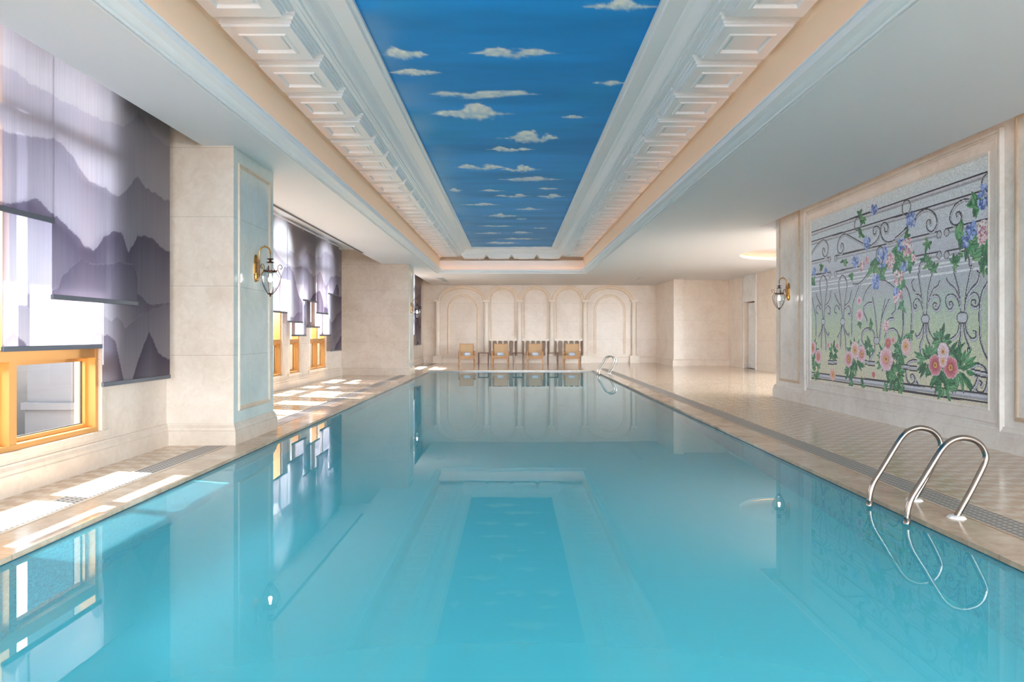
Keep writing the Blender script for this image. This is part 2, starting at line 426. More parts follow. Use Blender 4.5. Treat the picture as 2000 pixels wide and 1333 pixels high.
# drain grates: a slightly sunk mesh strip with two thin rims
def grate(x0, x1, y0, y1, label):
    t = empty('drain_grate', ((x0 + x1) / 2, (y0 + y1) / 2, 0))
    ox, oy = t.location.x, t.location.y
    MB().box(x0 + .015 - ox, x1 - .015 - ox, y0 - oy, y1 - oy, 0.0005, 0.006).build('mesh_strip', M_GRATE, t)
    for xx in (x0, x1 - .015): MB().box(xx - ox, xx + .015 - ox, y0 - oy, y1 - oy, 0.0005, 0.008).build('rim', M_TANSTONE, t)
    tag(t, label, 'drain grate', 'drain grates along the pool edges')
grate(-3.57, -3.31, YB + .4, 7.90, 'perforated drain grate strip in the sunlit deck before the nearest pillar')
grate(-3.57, -3.31, 9.36, 21.36, 'long narrow drain grate strip between the two left pillars')
grate(-3.57, -3.31, 22.58, YF - .9, 'narrow drain grate strip beyond the second left pillar')
grate(3.21, 3.49, YB + .4, PF + 1.2, 'long dark drain grate strip on the right deck beside the mosaic wall')

# ------------------------------------------------------------------ walls with openings
def arch_pts(ya, yb, zs, n=20):
    c = (ya + yb) / 2; r = (yb - ya) / 2
    return [(c - r * math.cos(PI * i / n), zs + r * math.sin(PI * i / n)) for i in range(n + 1)]
def wall_open(mb, X0, X1, Y0, Y1, Z0, Z1, ops):
    y = Y0
    for (ya, yb, zb, zt, arch) in sorted(ops):
        mb.box(X0, X1, y, ya, Z0, Z1); mb.box(X0, X1, ya, yb, Z0, zb)
        if arch:
            sp = zt - (yb - ya) / 2; pts = arch_pts(ya, yb, sp)
            for (a, b) in zip(pts[:-1], pts[1:]):
                vs_ = []
                for X in (X0, X1): vs_ += [(X, a[0], a[1]), (X, b[0], b[1]), (X, b[0], Z1), (X, a[0], Z1)]
                mb.add(vs_, [(0, 1, 2, 3), (7, 6, 5, 4), (0, 4, 5, 1)])
        elif zt < Z1: mb.box(X0, X1, ya, yb, zt, Z1)
        y = yb
    mb.box(X0, X1, y, Y1, Z0, Z1)
ZT = 3.95
B1 = [(4.42, 6.69, .35, 3.85, False), (1.0, 3.2, .35, 1.5, False), (-2.9, -0.7, .35, 1.5, False)]  # last two are off-view windows added for daylight
wide = [11.45, 15.15, 18.88]; nar = [13.3, 16.86]
B2 = [(c - .77, c + .77, .33, 3.88, True) for c in wide] + [(c - .4, c + .4, .33, 3.36, True) for c in nar]
B3 = [(25.0, 27.27, .35, 3.85, False), (22.75, 24.6, .35, 3.85, False)]  # second window is hidden by the pier, added to brighten the far end
mb = MB()
wall_open(mb, XW1 - .25, XW1, YB, 8.0, 0, ZT, B1)
wall_open(mb, XW2 - .25, XW2, 9.25, 21.5, 0, ZT, B2)
wall_open(mb, XW1 - .25, XW1, 22.45, YF, 0, ZT, B3)
struct(mb.build('wall_left', M_MARBLE))

wn = 0
def window(Xw, ya, yb, zb, zt, arch, mull, trans=1.12, trans2=None):
    global wn; wn += 1
    w_ = empty('window_%d' % wn, (Xw, (ya + yb) / 2, zb)); struct(w_); ox, oy, oz = Xw, (ya + yb) / 2, zb
    inv = Matrix.Translation((-ox, -oy, -oz))
    def fin(m, name, mt, bev=0):
        m.v = [tuple(inv @ Vector(p)) for p in m.v]; return m.build(name, mt, w_, bevel=bev)
    X0, X1 = Xw - .17, Xw - .015; t = .045; sp = zt - (yb - ya) / 2 if arch else zt
    fr = MB()
    fr.box(X0, X1, ya, ya + t, zb, sp).box(X0, X1, yb - t, yb, zb, sp).box(X0, X1, ya + t, yb - t, zb, zb + t)
    if not arch: fr.box(X0, X1, ya + t, yb - t, zt - t, zt)
    else:
        po = arch_pts(ya, yb, sp); c = (ya + yb) / 2; r = (yb - ya) / 2; k = (r - t) / r
        pi_ = [(c + (y - c) * k, sp + (z - sp) * k) for y, z in po]
        for i in range(len(po) - 1):
            vs_ = []
            for X in (X0, X1): vs_ += [(X, *po[i]), (X, *po[i + 1]), (X, *pi_[i + 1]), (X, *pi_[i])]
            fr.add(vs_, [(0, 1, 2, 3), (7, 6, 5, 4), (0, 4, 5, 1), (2, 6, 7, 3)])
    fr.box(X0 + .002, X1 - .002, ya + t, yb - t, trans - .05, trans + .05)
    t2 = trans2 if trans2 else sp
    if t2 < zt - .05: fr.box(X0 + .002, X1 - .002, ya + t, yb - t, t2 - .06, t2 + .06)
    cs = [ya + t, yb - t]
    if mull: fr.box(X0 + .004, X1 - .004, (ya + yb) / 2 - .042, (ya + yb) / 2 + .042, zb + t, min(sp, zt - t)); cs = [ya + t, (ya + yb) / 2 - .042, (ya + yb) / 2 + .042, yb - t]
    fin(fr, 'window_frame', M_GOLD)
    for i in range(0, len(cs), 2):          # opening sashes below the transom
        a, b = cs[i], cs[i + 1]; s_ = MB(); q = .035; z0, z1 = zb + t, trans - .05; xa, xb = X0 + .015, X0 + .075
        s_.box(xa, xb, a, a + q, z0, z1).box(xa, xb, b - q, b, z0, z1).box(xa, xb, a + q, b - q, z0, z0 + q).box(xa, xb, a + q, b - q, z1 - q, z1)
        so = fin(s_, 'sash', M_GOLD)
        g = MB(); q2 = q + .008
        g.box(xa + .018, xa + .030, a + q, a + q2, z0 + q, z1 - q).box(xa + .018, xa + .030, b - q2, b - q, z0 + q, z1 - q)
        g.box(xa + .018, xa + .030, a + q2, b - q2, z0 + q, z0 + q2)
        fin(g, 'gasket', M_RUBBER).parent = so
    g = MB(); xg = X0 + .04
    zz = sp if arch else zt - t
    g.add([(xg, ya + t, zb + t), (xg, yb - t, zb + t), (xg, yb - t, zz), (xg, ya + t, zz)], [(0, 1, 2, 3)])
    if arch:
        pts = [(xg, y, z) for y, z in pi_]; g.add(pts + [(xg, c, sp)], [(i, i + 1, len(pts)) for i in range(len(pts) - 1)])
    fin(g, 'window_pane', M_GLASS)
    tr = MB()       # raised stone surround
    prof = [(0, 0.0), (0, .022), (.05, .022), (.062, .012), (.095, .012), (.105, 0.0)]
    if arch: path = [(Xw, ya, zb), ] + [(Xw, y, z) for y, z in arch_pts(ya, yb, sp)] + [(Xw, yb, zb)]
    else: path = [(Xw, ya, zb), (Xw, ya, zt), (Xw, yb, zt), (Xw, yb, zb)]
    tr.sweep(path, [(a, b) for a, b in prof], (1, 0, 0))
    # make sure the surround lies outside the opening
    ymin = min(p[1] for p in tr.v)
    if ymin > ya - .05:
        tr = MB(); tr.sweep(path, [(-a, b) for a, b in prof], (1, 0, 0))
    tr.box(Xw, Xw + .03, ya - .11, yb + .11, zb - .06, zb)
    fin(tr, 'window_trim', M_MARBLE_PLAIN)
    return w_
for (a, b, c, d, e_) in B1: window(XW1, a, b, c, d, e_, b - a > 1, trans2=3.08 if d > 2 else 1.5)
for (a, b, c, d, e_) in sorted(B2): window(XW2, a, b, c, d, e_, b - a > 1)
for (a, b, c, d, e_) in B3: window(XW1, a, b, c, d, e_, True, trans2=3.08)

# baseboards: stepped stone plinth along a wall line
def baseboard(name, pts, h=.25, t=.045, mat_=None, side=1):
    mb = MB(); prof = [(0, 0), (t, 0), (t, h * .66), (t * .75, h * .7), (t * .75, h * .82), (t * .35, h * .93), (t * .35, h), (0, h)]
    P = [Vector((x, y, 0)) for x, y in pts]
    mb.sweep(P, [(a * side, b) for a, b in prof], (0, 0, 1))
    return struct(mb.build(name, mat_ or M_MARBLE_PLAIN))
baseboard('baseboard_left', [(XW1, YB), (XW1, 7.98)], side=-1)
baseboard('baseboard_left', [(XW2, 9.30), (XW2, 21.45)], side=-1)
baseboard('baseboard_left', [(XW1, 22.5), (XW1, YF)], side=-1)

# piers
def pier(x1, x0, y0, y1, k):
    p = empty('wall_pier_%d' % k, (x0, (y0 + y1) / 2, 0)); struct(p); ox, oy = p.location.x, p.location.y
    if k == 1:
        xs_ = XW1 - .25; ym = (y0 + y1) / 2 - oy
        MB().box(xs_ - ox, x0 - ox, y0 - oy, y1 - oy, 0, ZT).box(x1 - ox, xs_ - ox, ym, y1 - oy, 0, ZT).build('pier_block', M_MARBLE, p)
        MB().box(x1 - ox, xs_ - ox, y0 - oy, ym, -.6, ZT).box(x1 - ox - .02, xs_ - ox, y0 - oy - .05, y0 - oy, -.6, .42).box(x1 - ox - .04, xs_ - ox, y0 - oy - .09, y0 - oy, .42, .50).box(x1 - ox, xs_ - .82 - ox, y0 - oy - .04, y0 - oy, .5, ZT).build('outer_block', M_EXTP, p)
    else: MB().box(x1 - ox, x0 - ox, y0 - oy, y1 - oy, 0, ZT).build('pier_block', M_MARBLE, p)
    MB().box(x0 - ox, x0 - ox + .004, y0 - oy + .001, y1 - oy - .001, .25, ZT).build('pool_tint_slab', M_POOLTINT, p)  # thin slab added over the pier face to carry the pool tint
    # inset panel frame on the pool side
    mb = MB(); a, b, c, d = y0 + .13 - oy, y1 - .13 - oy, .38, 3.34; xx = x0 - ox + .004
    prof = [(0, 0), (.008, .012), (.03, .016), (.045, .006), (.06, 0)]
    mb.sweep([(xx, a, c), (xx, b, c), (xx, b, d), (xx, a, d)], prof, (1, 0, 0), closed=True)
    mb.build('panel_moulding', M_TANSTONE, p)
    h, t = .25, .045
    prof = [(0, 0), (t, 0), (t, h * .66), (t * .75, h * .7), (t * .75, h * .82), (t * .35, h * .93), (t * .35, h), (0, h)]
    mb = MB(); mb.sweep([(x1 - ox, y0 - oy, 0), (x0 - ox, y0 - oy, 0), (x0 - ox, y1 - oy, 0), (x1 - ox, y1 - oy, 0)], [(-q, z) for q, z in prof], (0, 0, 1))
    mb.build('base_moulding', M_MARBLE_PLAIN, p)
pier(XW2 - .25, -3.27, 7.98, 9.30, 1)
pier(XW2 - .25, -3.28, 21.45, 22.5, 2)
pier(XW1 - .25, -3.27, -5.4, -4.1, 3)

# mosaic wall
mb = MB(); mb.box(XR, XR + .35, 1.0, 14.14, 0, ZT).box(XR + .35, 5.95, 13.84, 14.14, 0, ZT).box(8.65, 10.0, 13.84, 14.14, 0, ZT).box(5.95, 8.65, 13.84, 14.14, 0, .3).box(5.95, 8.65, 13.84, 14.14, 3.35, ZT)  # rear return has an added opening that lets daylight reach the far end
mb.box(XR, XR + .35, YB, -6.8, 0, ZT).box(XR, XR + .35, -6.8, 1.0, 0, .25).box(XR, XR + .35, -6.8, 1.0, 3.4, ZT)  # unseen glazed opening beside the camera, added for daylight
for y in (-4.2, -1.6): mb.box(XR + .1, XR + .2, y - .04, y + .04, .25, 3.4)
for x in (6.85, 7.75): mb.box(x - .03, x + .03, 13.95, 14.03, .3, 3.35)
struct(mb.build('wall_right', M_WHITEMARBLE))
baseboard('baseboard_right', [(XR, YB), (XR, 14.14), (10.0, 14.14)], h=.27, t=.055, mat_=M_FRAMESTONE, side=1)
def ring_yz(name, y0, y1, z0, z1, prof, m_, X=XR, parent=None, sgn=-1):
    mb = MB(); mb.sweep([(X, y0, z0), (X, y1, z0), (X, y1, z1), (X, y0, z1)], prof, (sgn, 0, 0), closed=True)
    return mb.build(name, m_, parent)
# far wall, right rear piers and passage
COLX = [-3.37, -1.196, .286, 1.739, 3.237, 5.42]
mb = MB(); mb.box(-4.3, 5.62, YF, YF + .3, 1.0, ZT).box(-4.3, 5.62, YF, YF + .3, 0, .28).box(5.62, 9.2, YF + .12, YF + .3, 0, ZT)
mb.box(-4.3, 5.62, YF + .26, YF + .3, .28, 1.0)
for a, b in ((-4.3, COLX[1] + .1), (COLX[2] - .1, COLX[2] + .1), (COLX[3] - .1, COLX[3] + .1), (COLX[4] - .1, 5.62)): mb.box(a, b, YF, YF + .26, .28, 1.0)
struct(mb.build('wall_far', M_FARM))
M_NICHESHADE, _, _ = mat('niche_shade_back', (196, 174, 156), 0.6)  # darker tone paints in the shade behind the balusters
mb = MB()
for i in (1, 2, 3): mb.box(COLX[i] + .1, COLX[i + 1] - .1, YF + .24, YF + .262, .29, .99)
struct(mb.build('wall_niche_shade', M_NICHESHADE))
mb = MB(); mb.box(6.46, 6.86, 27.45, YF + .12, 0, ZT).box(6.86, 9.2, 27.85, YF + .12, 0, ZT)
struct(mb.build('wall_rear_block', M_FARM))
baseboard('baseboard_far', [(9.2, 27.85), (6.86, 27.85), (6.86, 27.45), (6.46, 27.45), (6.46, YF + .12), (5.62, YF + .12)], h=.3, mat_=M_FARM, side=1)
baseboard('baseboard_far', [(5.58, YF), (-4.05, YF)], h=.28, mat_=M_ARCADE, side=1)
XE = 8.8
mb = MB(); wall_open(mb, XE, XE + .25, 22.3, 27.85, 0, ZT, [(24.75, 26.0, 0.0, 2.5, False)])
mb.box(XE, 10.25, 22.05, 22.3, 0, ZT)
mb.box(XE + .25, XE + .9, 24.5, 24.75, 0, 2.7).box(XE + .25, XE + .9, 26.0, 26.3, 0, 2.7).box(XE + .9, XE + 1.1, 24.5, 26.3, 0, 2.7).box(XE + .25, XE + 1.1, 24.5, 26.3, 2.5, 2.7)
struct(mb.build('wall_passage', M_FARM))
mb = MB(); wall_open(mb, 10.0, 10.25, 13.84, 22.05, 0, ZT, [(14.6, 21.6, .3, 2.6, False)])  # unseen wall; its long opening is added to light the far end
for y in (16.3, 18.1, 19.9): mb.box(10.08, 10.16, y - .04, y + .04, .3, 2.6)
struct(mb.build('wall_fill_opening', M_FARM))
d_ = empty('door_1', (XE + .1, 25.4, 0)); struct(d_)
MB().box(.05, .10, -.58, .58, .01, 2.46).build('door_leaf', M_WHITEMARBLE, d_)
f_ = MB()
for y in (-.72, .62): f_.box(-.13, -.09, y, y + .1, 0, CEIL)
f_.box(-.13, -.09, -.62, .62, 2.5, 2.56).box(-.12, -.10, -.62, .62, 2.56, CEIL)
f_.build('door_frame', M_WHITEMARBLE, d_)
# unseen wall behind the camera: wide glazed opening added for daylight
mb = MB(); wall_open2 = [(-4.3, -3.6), (5.2, 5.45)]
mb.box(-4.3, -3.6, YB - .25, YB, 0, ZT).box(5.2, 5.6, YB - .25, YB, 0, ZT).box(-3.6, 5.2, YB - .25, YB, 0, .25).box(-3.6, 5.2, YB - .25, YB, 3.4, ZT)
for x in (-1.4, .8, 3.0): mb.box(x - .04, x + .04, YB - .2, YB - .1, .25, 3.4)
struct(mb.build('wall_back', M_MARBLE))

# ------------------------------------------------------------------ ceiling
CX = -0.05
HO, HLIP, HW, HBI, HC, HFR, HB = 2.72, 2.51, 2.61, 1.855, 1.77, 1.61, 1.39
ZLIP, ZS, ZFR, ZB = CAMZ + 2.31, CAMZ + 2.81, CAMZ + 2.96, CAMZ + 3.03
YN0 = -3.5
def rect(h, far):  # rectangle half width h, far end y
    near = YN0 + (2.72 - h)
    return [(CX - h, near), (CX + h, near), (CX + h, far), (CX - h, far)]
def yfar(h): return 24.69 - (HO - h) if h in (HO, HLIP) else 25.0 - (HW - h)
xl, xr = CX - HO, CX + HO; yo = yfar(HO)
mb = MB()
mb.box(-3.63, xl, YB, YF, CEIL, ZT).box(-4.13, -3.63, 9.30, 21.45, CEIL, ZT)
mb.box(xr, 5.08, YB, YF + .12, CEIL, ZT)
mb.box(xl, xr, YB, YN0, CEIL, ZT).box(xl, xr, yo, YF, CEIL, ZT)
# right rear ceiling with a round recess
CR = (7.99, 18.7, 1.70); x0, x1, y0, y1 = 5.08, 10.1, 14.3, YF + .12
N = 64; inner = [(CR[0] + CR[2] * math.cos(2 * PI * i / N), CR[1] + CR[2] * math.sin(2 * PI * i / N)) for i in range(N)]
mb.box(x0, x1, CR[1] + 2.3, y1, CEIL, ZT)
xe = 10.1; outer = []
for i in range(N):
    a = 2 * PI * i / N; c, s = math.cos(a), math.sin(a)
    tx = (xe - CR[0]) / c if c > 1e-9 else ((x0 - CR[0]) / c if c < -1e-9 else 1e9)
    ty = 2.3 / s if s > 1e-9 else ((y0 - CR[1]) / s if s < -1e-9 else 1e9)
    t = min(tx, ty); outer.append((CR[0] + c * t, CR[1] + s * t))
vs_ = [(x, y, CEIL) for x, y in inner] + [(x, y, CEIL) for x, y in outer] + [(x, y, CEIL + .06) for x, y in inner] + [(x, y, CEIL + .06) for x, y in outer]
mb.add(vs_, [(i, (i + 1) % N, N + (i + 1) % N, N + i) for i in range(N)] + [(2 * N + i, 3 * N + i, 3 * N + (i + 1) % N, 2 * N + (i + 1) % N) for i in range(N)] + [(i, 2 * N + i, 2 * N + (i + 1) % N, (i + 1) % N) for i in range(N)])
for cx_, cy_ in ((x0, y0), (x0, CR[1] + 2.3), (xe, y0), (xe, CR[1] + 2.3)):   # corner fillers
    k = min(range(N), key=lambda i: (outer[i][0] - cx_) ** 2 + (outer[i][1] - cy_) ** 2)
    for j in ((k - 1) % N, (k + 1) % N):
        mb.add([(*outer[k], CEIL), (*outer[j], CEIL), (cx_, cy_, CEIL)], [(0, 1, 2)])
struct(mb.build('ceiling', M_WHITE))
# roof slabs closing everything above
mb = MB()
mb.box(-5.8, xl - .02, YB - .3, YF + .3, ZT, ZT + .1).box(xr + .02, 5.9, YB - .3, 14.3, ZT, ZT + .1).box(xr + .02, 10.4, 13.8, YF + .3, ZT, ZT + .1)
mb.box(xl - .1, xr + .1, YB - .3, YF + .3, 4.6, 4.7)
mb.box(xl - .1, xl - .02, YB - .3, YF + .3, ZT, 4.6).box(xr + .02, xr + .1, YB - .3, YF + .3, ZT, 4.6)
mb.box(xl - .1, xr + .1, YB - .3, YN0 - .2, ZT, ZT + .1).box(xl - .1, xr + .1, yo + .5, YF + .3, ZT, ZT + .1)
mb.box(xl - .1, xr + .1, YB - .35, YB - .25, ZT, 4.6).box(xl - .1, xr + .1, YF + .25, YF + .3, ZT, 4.6)
mb.box(10.0, 10.4, 22.3, YF + .3, 0, ZT)
struct(mb.build('ceiling_roof', M_WHITE))
# recess dome
mb = MB(); mb.lathe([(1.70, .06), (1.98, .06), (1.98, .30), (0.0, .30)], (CR[0], CR[1], CEIL), 64)
struct(mb.build('ceiling_ring_recess', M_WHITE))
t = empty('ring_light', (CR[0], CR[1], CEIL + .08))
MB().tube([(1.86 * math.cos(2 * PI * i / 64), 1.86 * math.sin(2 * PI * i / 64), .02) for i in range(64)], .02, 6, closed=True).build('light_strip', M_LEDR, t)
tag(t, 'round warm ring of cove light recessed in the grey ceiling beyond the mosaic wall', 'light')

# cornice sweep helper: profile of (half width, z)
def loop_sweep(prof, name, m_, far=None, parent=None):
    mb = MB(); vs_ = []
    for (h, z, yf) in prof:
        near = YN0 + (HO - h); vs_ += [(CX - h, near, z), (CX + h, near, z), (CX + h, yf, z), (CX - h, yf, z)]
    fs = []
    for i in range(len(prof) - 1):
        for k in range(4): fs.append((i * 4 + k, i * 4 + (k + 1) % 4, (i + 1) * 4 + (k + 1) % 4, (i + 1) * 4 + k))
    mb.add(vs_, fs); return mb.build(name, m_, parent)
def L(h): return yo - (HO - h)
cor = [(HO, CEIL), (HO, CEIL - .022), (HO - .018, CEIL - .022), (HO - .018, CEIL - .008), (HO - .032, CEIL - .008), (HO - .032, CEIL - .018), (HO - .046, CEIL - .018), (HO - .046, CEIL + .002)]
for i in range(9):   # concave cove
    a = i / 8; cor.append((HO - .05 - .13 * a, CEIL + .002 + .085 * (1 - math.cos(a * PI / 2)) * 1.0))
cor += [(HLIP + .022, CEIL + .087), (HLIP + .022, CEIL + .097), (HLIP + .004, CEIL + .097), (HLIP, CEIL + .11), (HLIP + .02, CEIL + .115), (HLIP + .03, CEIL + .04), (HW + .04, CEIL + .02)]
struct(loop_sweep([(h, z, L(h)) for h, z in cor], 'trim_2', M_PLASTER))
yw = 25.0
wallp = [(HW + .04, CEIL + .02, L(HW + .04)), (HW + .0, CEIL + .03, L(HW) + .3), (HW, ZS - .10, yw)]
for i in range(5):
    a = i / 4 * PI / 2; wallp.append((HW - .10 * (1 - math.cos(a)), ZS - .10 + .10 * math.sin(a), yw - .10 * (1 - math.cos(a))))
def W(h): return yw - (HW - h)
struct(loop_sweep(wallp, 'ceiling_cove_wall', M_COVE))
crown = [(HW - .10, ZS), (HC + .03, ZS), (HC + .03, ZS + .012), (HC, ZS + .012), (HC, ZS + .03)]
for i in range(7):
    a = i / 6; crown.append((HC - .02 - (HC - HFR - .05) * a, ZS + .03 + .10 * (a - math.sin(2 * PI * a) / (2 * PI) * .7)))
crown += [(HFR + .025, ZS + .135), (HFR + .012, ZFR - .01), (HFR, ZFR), (HB + .05, ZFR), (HB + .035, ZFR + .03), (HB, ZFR + .035), (HB, ZB + .01)]
tr3 = struct(loop_sweep([(h, z, W(h)) for h, z in crown], 'trim_3', M_PLASTER))
# LED strip behind the lip
led = MB()
for (a, b) in (((CX - HLIP - .075, YN0 + .4), (CX - HLIP - .075, L(HLIP))), ((CX + HLIP + .075, YN0 + .4), (CX + HLIP + .075, L(HLIP))), ((CX - HLIP, L(HLIP) + .09), (CX + HLIP, L(HLIP) + .09))):
    led.bar((a[0], a[1], CEIL + .052), (b[0], b[1], CEIL + .052), .02, .012)
t = led.build('cove_light_strip', M_LED); tag(t, 'warm hidden cove light strip around the painted sky ceiling recess', 'light')
# coffered blocks
def coffer():
    mb = MB(); P = .9065; a0, b0 = (HW - .03 - HBI) / 2 + .0, P / 2 - .035; z = 0
    for (ins, dz) in ((0, .028), (.022, .026), (.044, .026)):
        z2 = z - dz; mb.box(-a0 + ins, a0 - ins, -b0 + ins, b0 - ins, z2, z); z = z2
    a, b = a0 - .058, b0 - .058     # face with a raised ring around a sunk square
    q = .185; qi = .15
    outer = [(-a, -b), (a, -b), (a, b), (-a, b)]
    def ring(r0, z0, r1, z1):
        vs_ = [(x, y, z0) for x, y in r0] + [(x, y, z1) for x, y in r1]
        mb.add(vs_, [(k, (k + 1) % 4, 4 + (k + 1) % 4, 4 + k) for k in range(4)])
    sq = lambda r, s=1.0: [(-r, -r * s), (r, -r * s), (r, r * s), (-r, r * s)]
    zf = z - .022
    ring(outer, z, outer, zf); ring(outer, zf, sq(q + .03), zf); ring(sq(q + .03), zf, sq(q + .02), zf - .012); ring(sq(q + .02), zf - .012, sq(q), zf - .012)
    ring(sq(q), zf - .012, sq(q - .012), zf + .02); ring(sq(q - .012), zf + .02, sq(qi), zf + .02); ring(sq(qi), zf + .02, sq(qi - .008), zf + .008)
    mb.add([(x, y, zf + .008) for x, y in sq(qi - .008)], [(0, 1, 2, 3)])
    return mb
P = .9065; y0b = F * 2.81 / 633.0
proto = None; xm = (HW - .03 + HBI) / 2
def place_block(x, y, rz=0):
    global proto
    if proto is None:
        proto = coffer().build('coffer_block', M_PLASTER, tr3); o = proto
    else: o = proto.copy(); col.objects.link(o)
    o.parent = tr3; o.location = (x, y, ZS); o.rotation_euler = (0, 0, rz)
k = -10
ys = [y0b + P * (i + .5) for i in range(-9, 40)]
ys = [y for y in ys if YN0 + .3 < y < yw - .55]
for y in ys:
    place_block(CX - xm, y); place_block(CX + xm, y)
for i in (-1.5, -.5, .5, 1.5): place_block(CX + i * .905, yw - .03 - (HW - HBI) / 2, PI / 2)

# ------------------------------------------------------------------ painted sky panel
def paint_sky():
    xs = np.arange(CX - HB - .01, CX + HB + .02, .022); ys_ = np.arange(YN0 + 1.3, W(HB) + .03, .03)
    X, Y = np.meshgrid(xs, ys_, indexing='ij')
    t = sstep(5.0, 22.0, Y)[..., None]
    c = (1 - t) * linA((8, 146, 222)) + t * linA((90, 156, 212))
    n = vnoise(X * .9, Y * .7, 3, 5)[..., None]; n2 = vnoise(X * .5 + 9, Y * 2.4, 5, 4)[..., None]
    c = c * (0.72 + 0.55 * n2) ; c = c * (1 - .35 * sstep(.5, .75, n)) + .35 * sstep(.5, .75, n) * linA((30, 160, 216))
    # faint haze near the left edge
    hz = np.exp(-((X + 1.5) / .35) ** 2) * sstep(.35, .7, vnoise(X * 1.2, Y * .8, 11, 3))
    c = c + (linA((150, 190, 220)) - c) * (hz * .45)[..., None]
    H = ZB - CAMZ
    clouds = [(1215, 12, 72, 15), (785, 107, 52, 14), (810, 142, 52, 8), (1000, 104, 88, 13), (945, 184, 110, 13), (920, 222, 75, 17), (1195, 162, 38, 8), (1120, 229, 30, 3.5),
        (1035, 270, 58, 15), (995, 292, 45, 7), (940, 327, 48, 9), (1015, 331, 38, 8), (1035, 351, 64, 6), (890, 372, 13, 5), (960, 373, 28, 2.6), (1070, 369, 22, 3), (1000, 383, 38, 4.5), (1075, 384, 28, 5.5),
        (940, 400, 42, 3), (1035, 409, 30, 3), (980, 422, 36, 4.2), (1018, 428, 12, 2), (970, 442, 42, 2), (1055, 446, 14, 1.8), (958, 456, 36, 3), (1015, 455, 28, 2.4), (1012, 467, 48, 2.4), (978, 475, 38, 3.4), (1035, 483, 46, 2.4)]
    for i, (px, py, hw, hh) in enumerate(clouds):
        xc, yc = on_z(px, py, ZB); sx = hw * yc / F
        yt = F * H / (652.5 - (py - hh)); yb = F * H / (652.5 - (py + hh))
        v = np.where(Y < yc, (yc - Y) / (yc - yt), (yc - Y) / (yb - yc)); u = (X - xc) / sx
        m = (np.abs(u) < 1.5) & (np.abs(v) < 2)
        nn = vnoise(u * 2.6 + i * 3, v * 1.3 + i, 21 + i, 5) - .5; n3 = vnoise(u * 9 + i, v * 3, 51 + i, 4) - .5
        top = (1 - np.abs(u) ** 1.4) * (.55 + 1.5 * nn + .25 * np.cos(u * 5 + i)) + n3 * .25
        al = np.where(v > -.1, sstep(-.12, .22, top * 1.25 - v), sstep(0, .5, (1 - np.abs(u) ** 1.6) * .75 + v * .9 + n3 * .5 + nn * .5))
        al = al * sstep(1.25, .8, np.abs(u)) * m
        al = al * (.9 + .3 * n3)
        shade = np.clip(.55 + .6 * v + 1.2 * n3, 0, 1)[..., None]
        cc = (1 - shade) * linA((178, 210, 228)) + shade * linA((250, 250, 244))
        a = np.clip(al, 0, 1)[..., None] * (1.0 if py < 340 else .8); c = c * (1 - a) + cc * a
    o = grid_mesh('sky_mural', xs, ys_, lambda U, V: np.stack([U, V, np.full_like(U, ZB)], -1), np.clip(c, 0, 1), 'POINT', M_SKY)
    tag(o, 'blue ceiling painting of sky with small white clouds above the pool', 'mural')
paint_sky()

# vents and slots
for i, (x0, x1, y0, y1, lab) in enumerate(((-2.98, -2.70, 26.4, 28.7, 'white slotted ceiling vent at the far left ceiling corner'), (4.84, 5.04, 26.3, 28.7, 'white slotted ceiling vent at the far right of the ceiling'))):
    t = empty('ceiling_vent', ((x0 + x1) / 2, (y0 + y1) / 2, CEIL)); hx, hy = (x1 - x0) / 2, (y1 - y0) / 2
    MB().box(-hx, hx, -hy, -hy + .04, -.02, -.001).box(-hx, hx, hy - .04, hy, -.02, -.001).box(-hx, -hx + .03, -hy, hy, -.02, -.001).box(hx - .03, hx, -hy, hy, -.02, -.001).build('frame', M_WHITE, t)
    s_ = MB()
    for j in range(5): xx = -hx + .045 + j * (2 * hx - .09) / 5; s_.bar((xx + .01, -hy + .04, -.010), (xx + .01, hy - .04, -.010), .022, .004, (0.5, 0, 1))
    s_.build('slat', M_WHITE, t); tag(t, lab, 'ceiling vent', 'ceiling vents by the far wall')
t = empty('linear_diffuser', (-4.06, 13.9, CEIL))
MB().box(-.05, .05, -4.6, 4.6, -.012, -.001).build('frame', M_WHITE, t)
MB().box(-.032, .032, -4.56, 4.56, -.016, -.0125).build('slot', M_DARKSLOT, t)
tag(t, 'long dark linear air slot in the ceiling above the deep window bay', 'air diffuser')

# warm strip in the pocket above the mosaic wall
mb = MB(); mb.bar((5.13, -4, CEIL + .06), (5.13, 14.2, CEIL + .06), .02, .02)
tag(mb.build('wall_light_strip', M_LEDW), 'warm hidden light strip in the ceiling slot above the mosaic wall', 'light')
mb = MB(); mb.box(5.08, 5.45, 14.15, 14.3, CEIL, ZT); struct(mb.build('ceiling_pocket_end', M_WHITE))

# ------------------------------------------------------------------ outside the windows
struct(MB().box(-60, 60, -50, 80, -2.0, -1.6).box(5.9, 8.9, -20, 13.8, -1.6, -.4).box(10.3, 60, -20, 60, -1.6, -.4).box(-30, 40, -40, -7.4, -1.6, -.4).build('ground', M_DARKGROUND))
struct(MB().box(-60, -4.35, -7.3, 70, -1.55, -.6).build('floor_terrace', M_EXTG))
mb = MB(); PX = -6.6
mb.box(PX - .3, PX, -20, 45, -.6, 1.55).box(PX, PX + .10, -20, 45, -.6, .30).box(PX, PX + .06, -20, 45, .30, .36).box(PX, PX + .03, -20, 45, .36, .43)
mb.box(PX - .36, PX + .08, -20, 45, 1.55, 1.68)
for y in np.arange(-17.2, 44, 3.2): mb.box(PX, PX + .14, y, y + .9, -.6, 1.55)
struct(mb.build('wall_terrace', M_EXT))

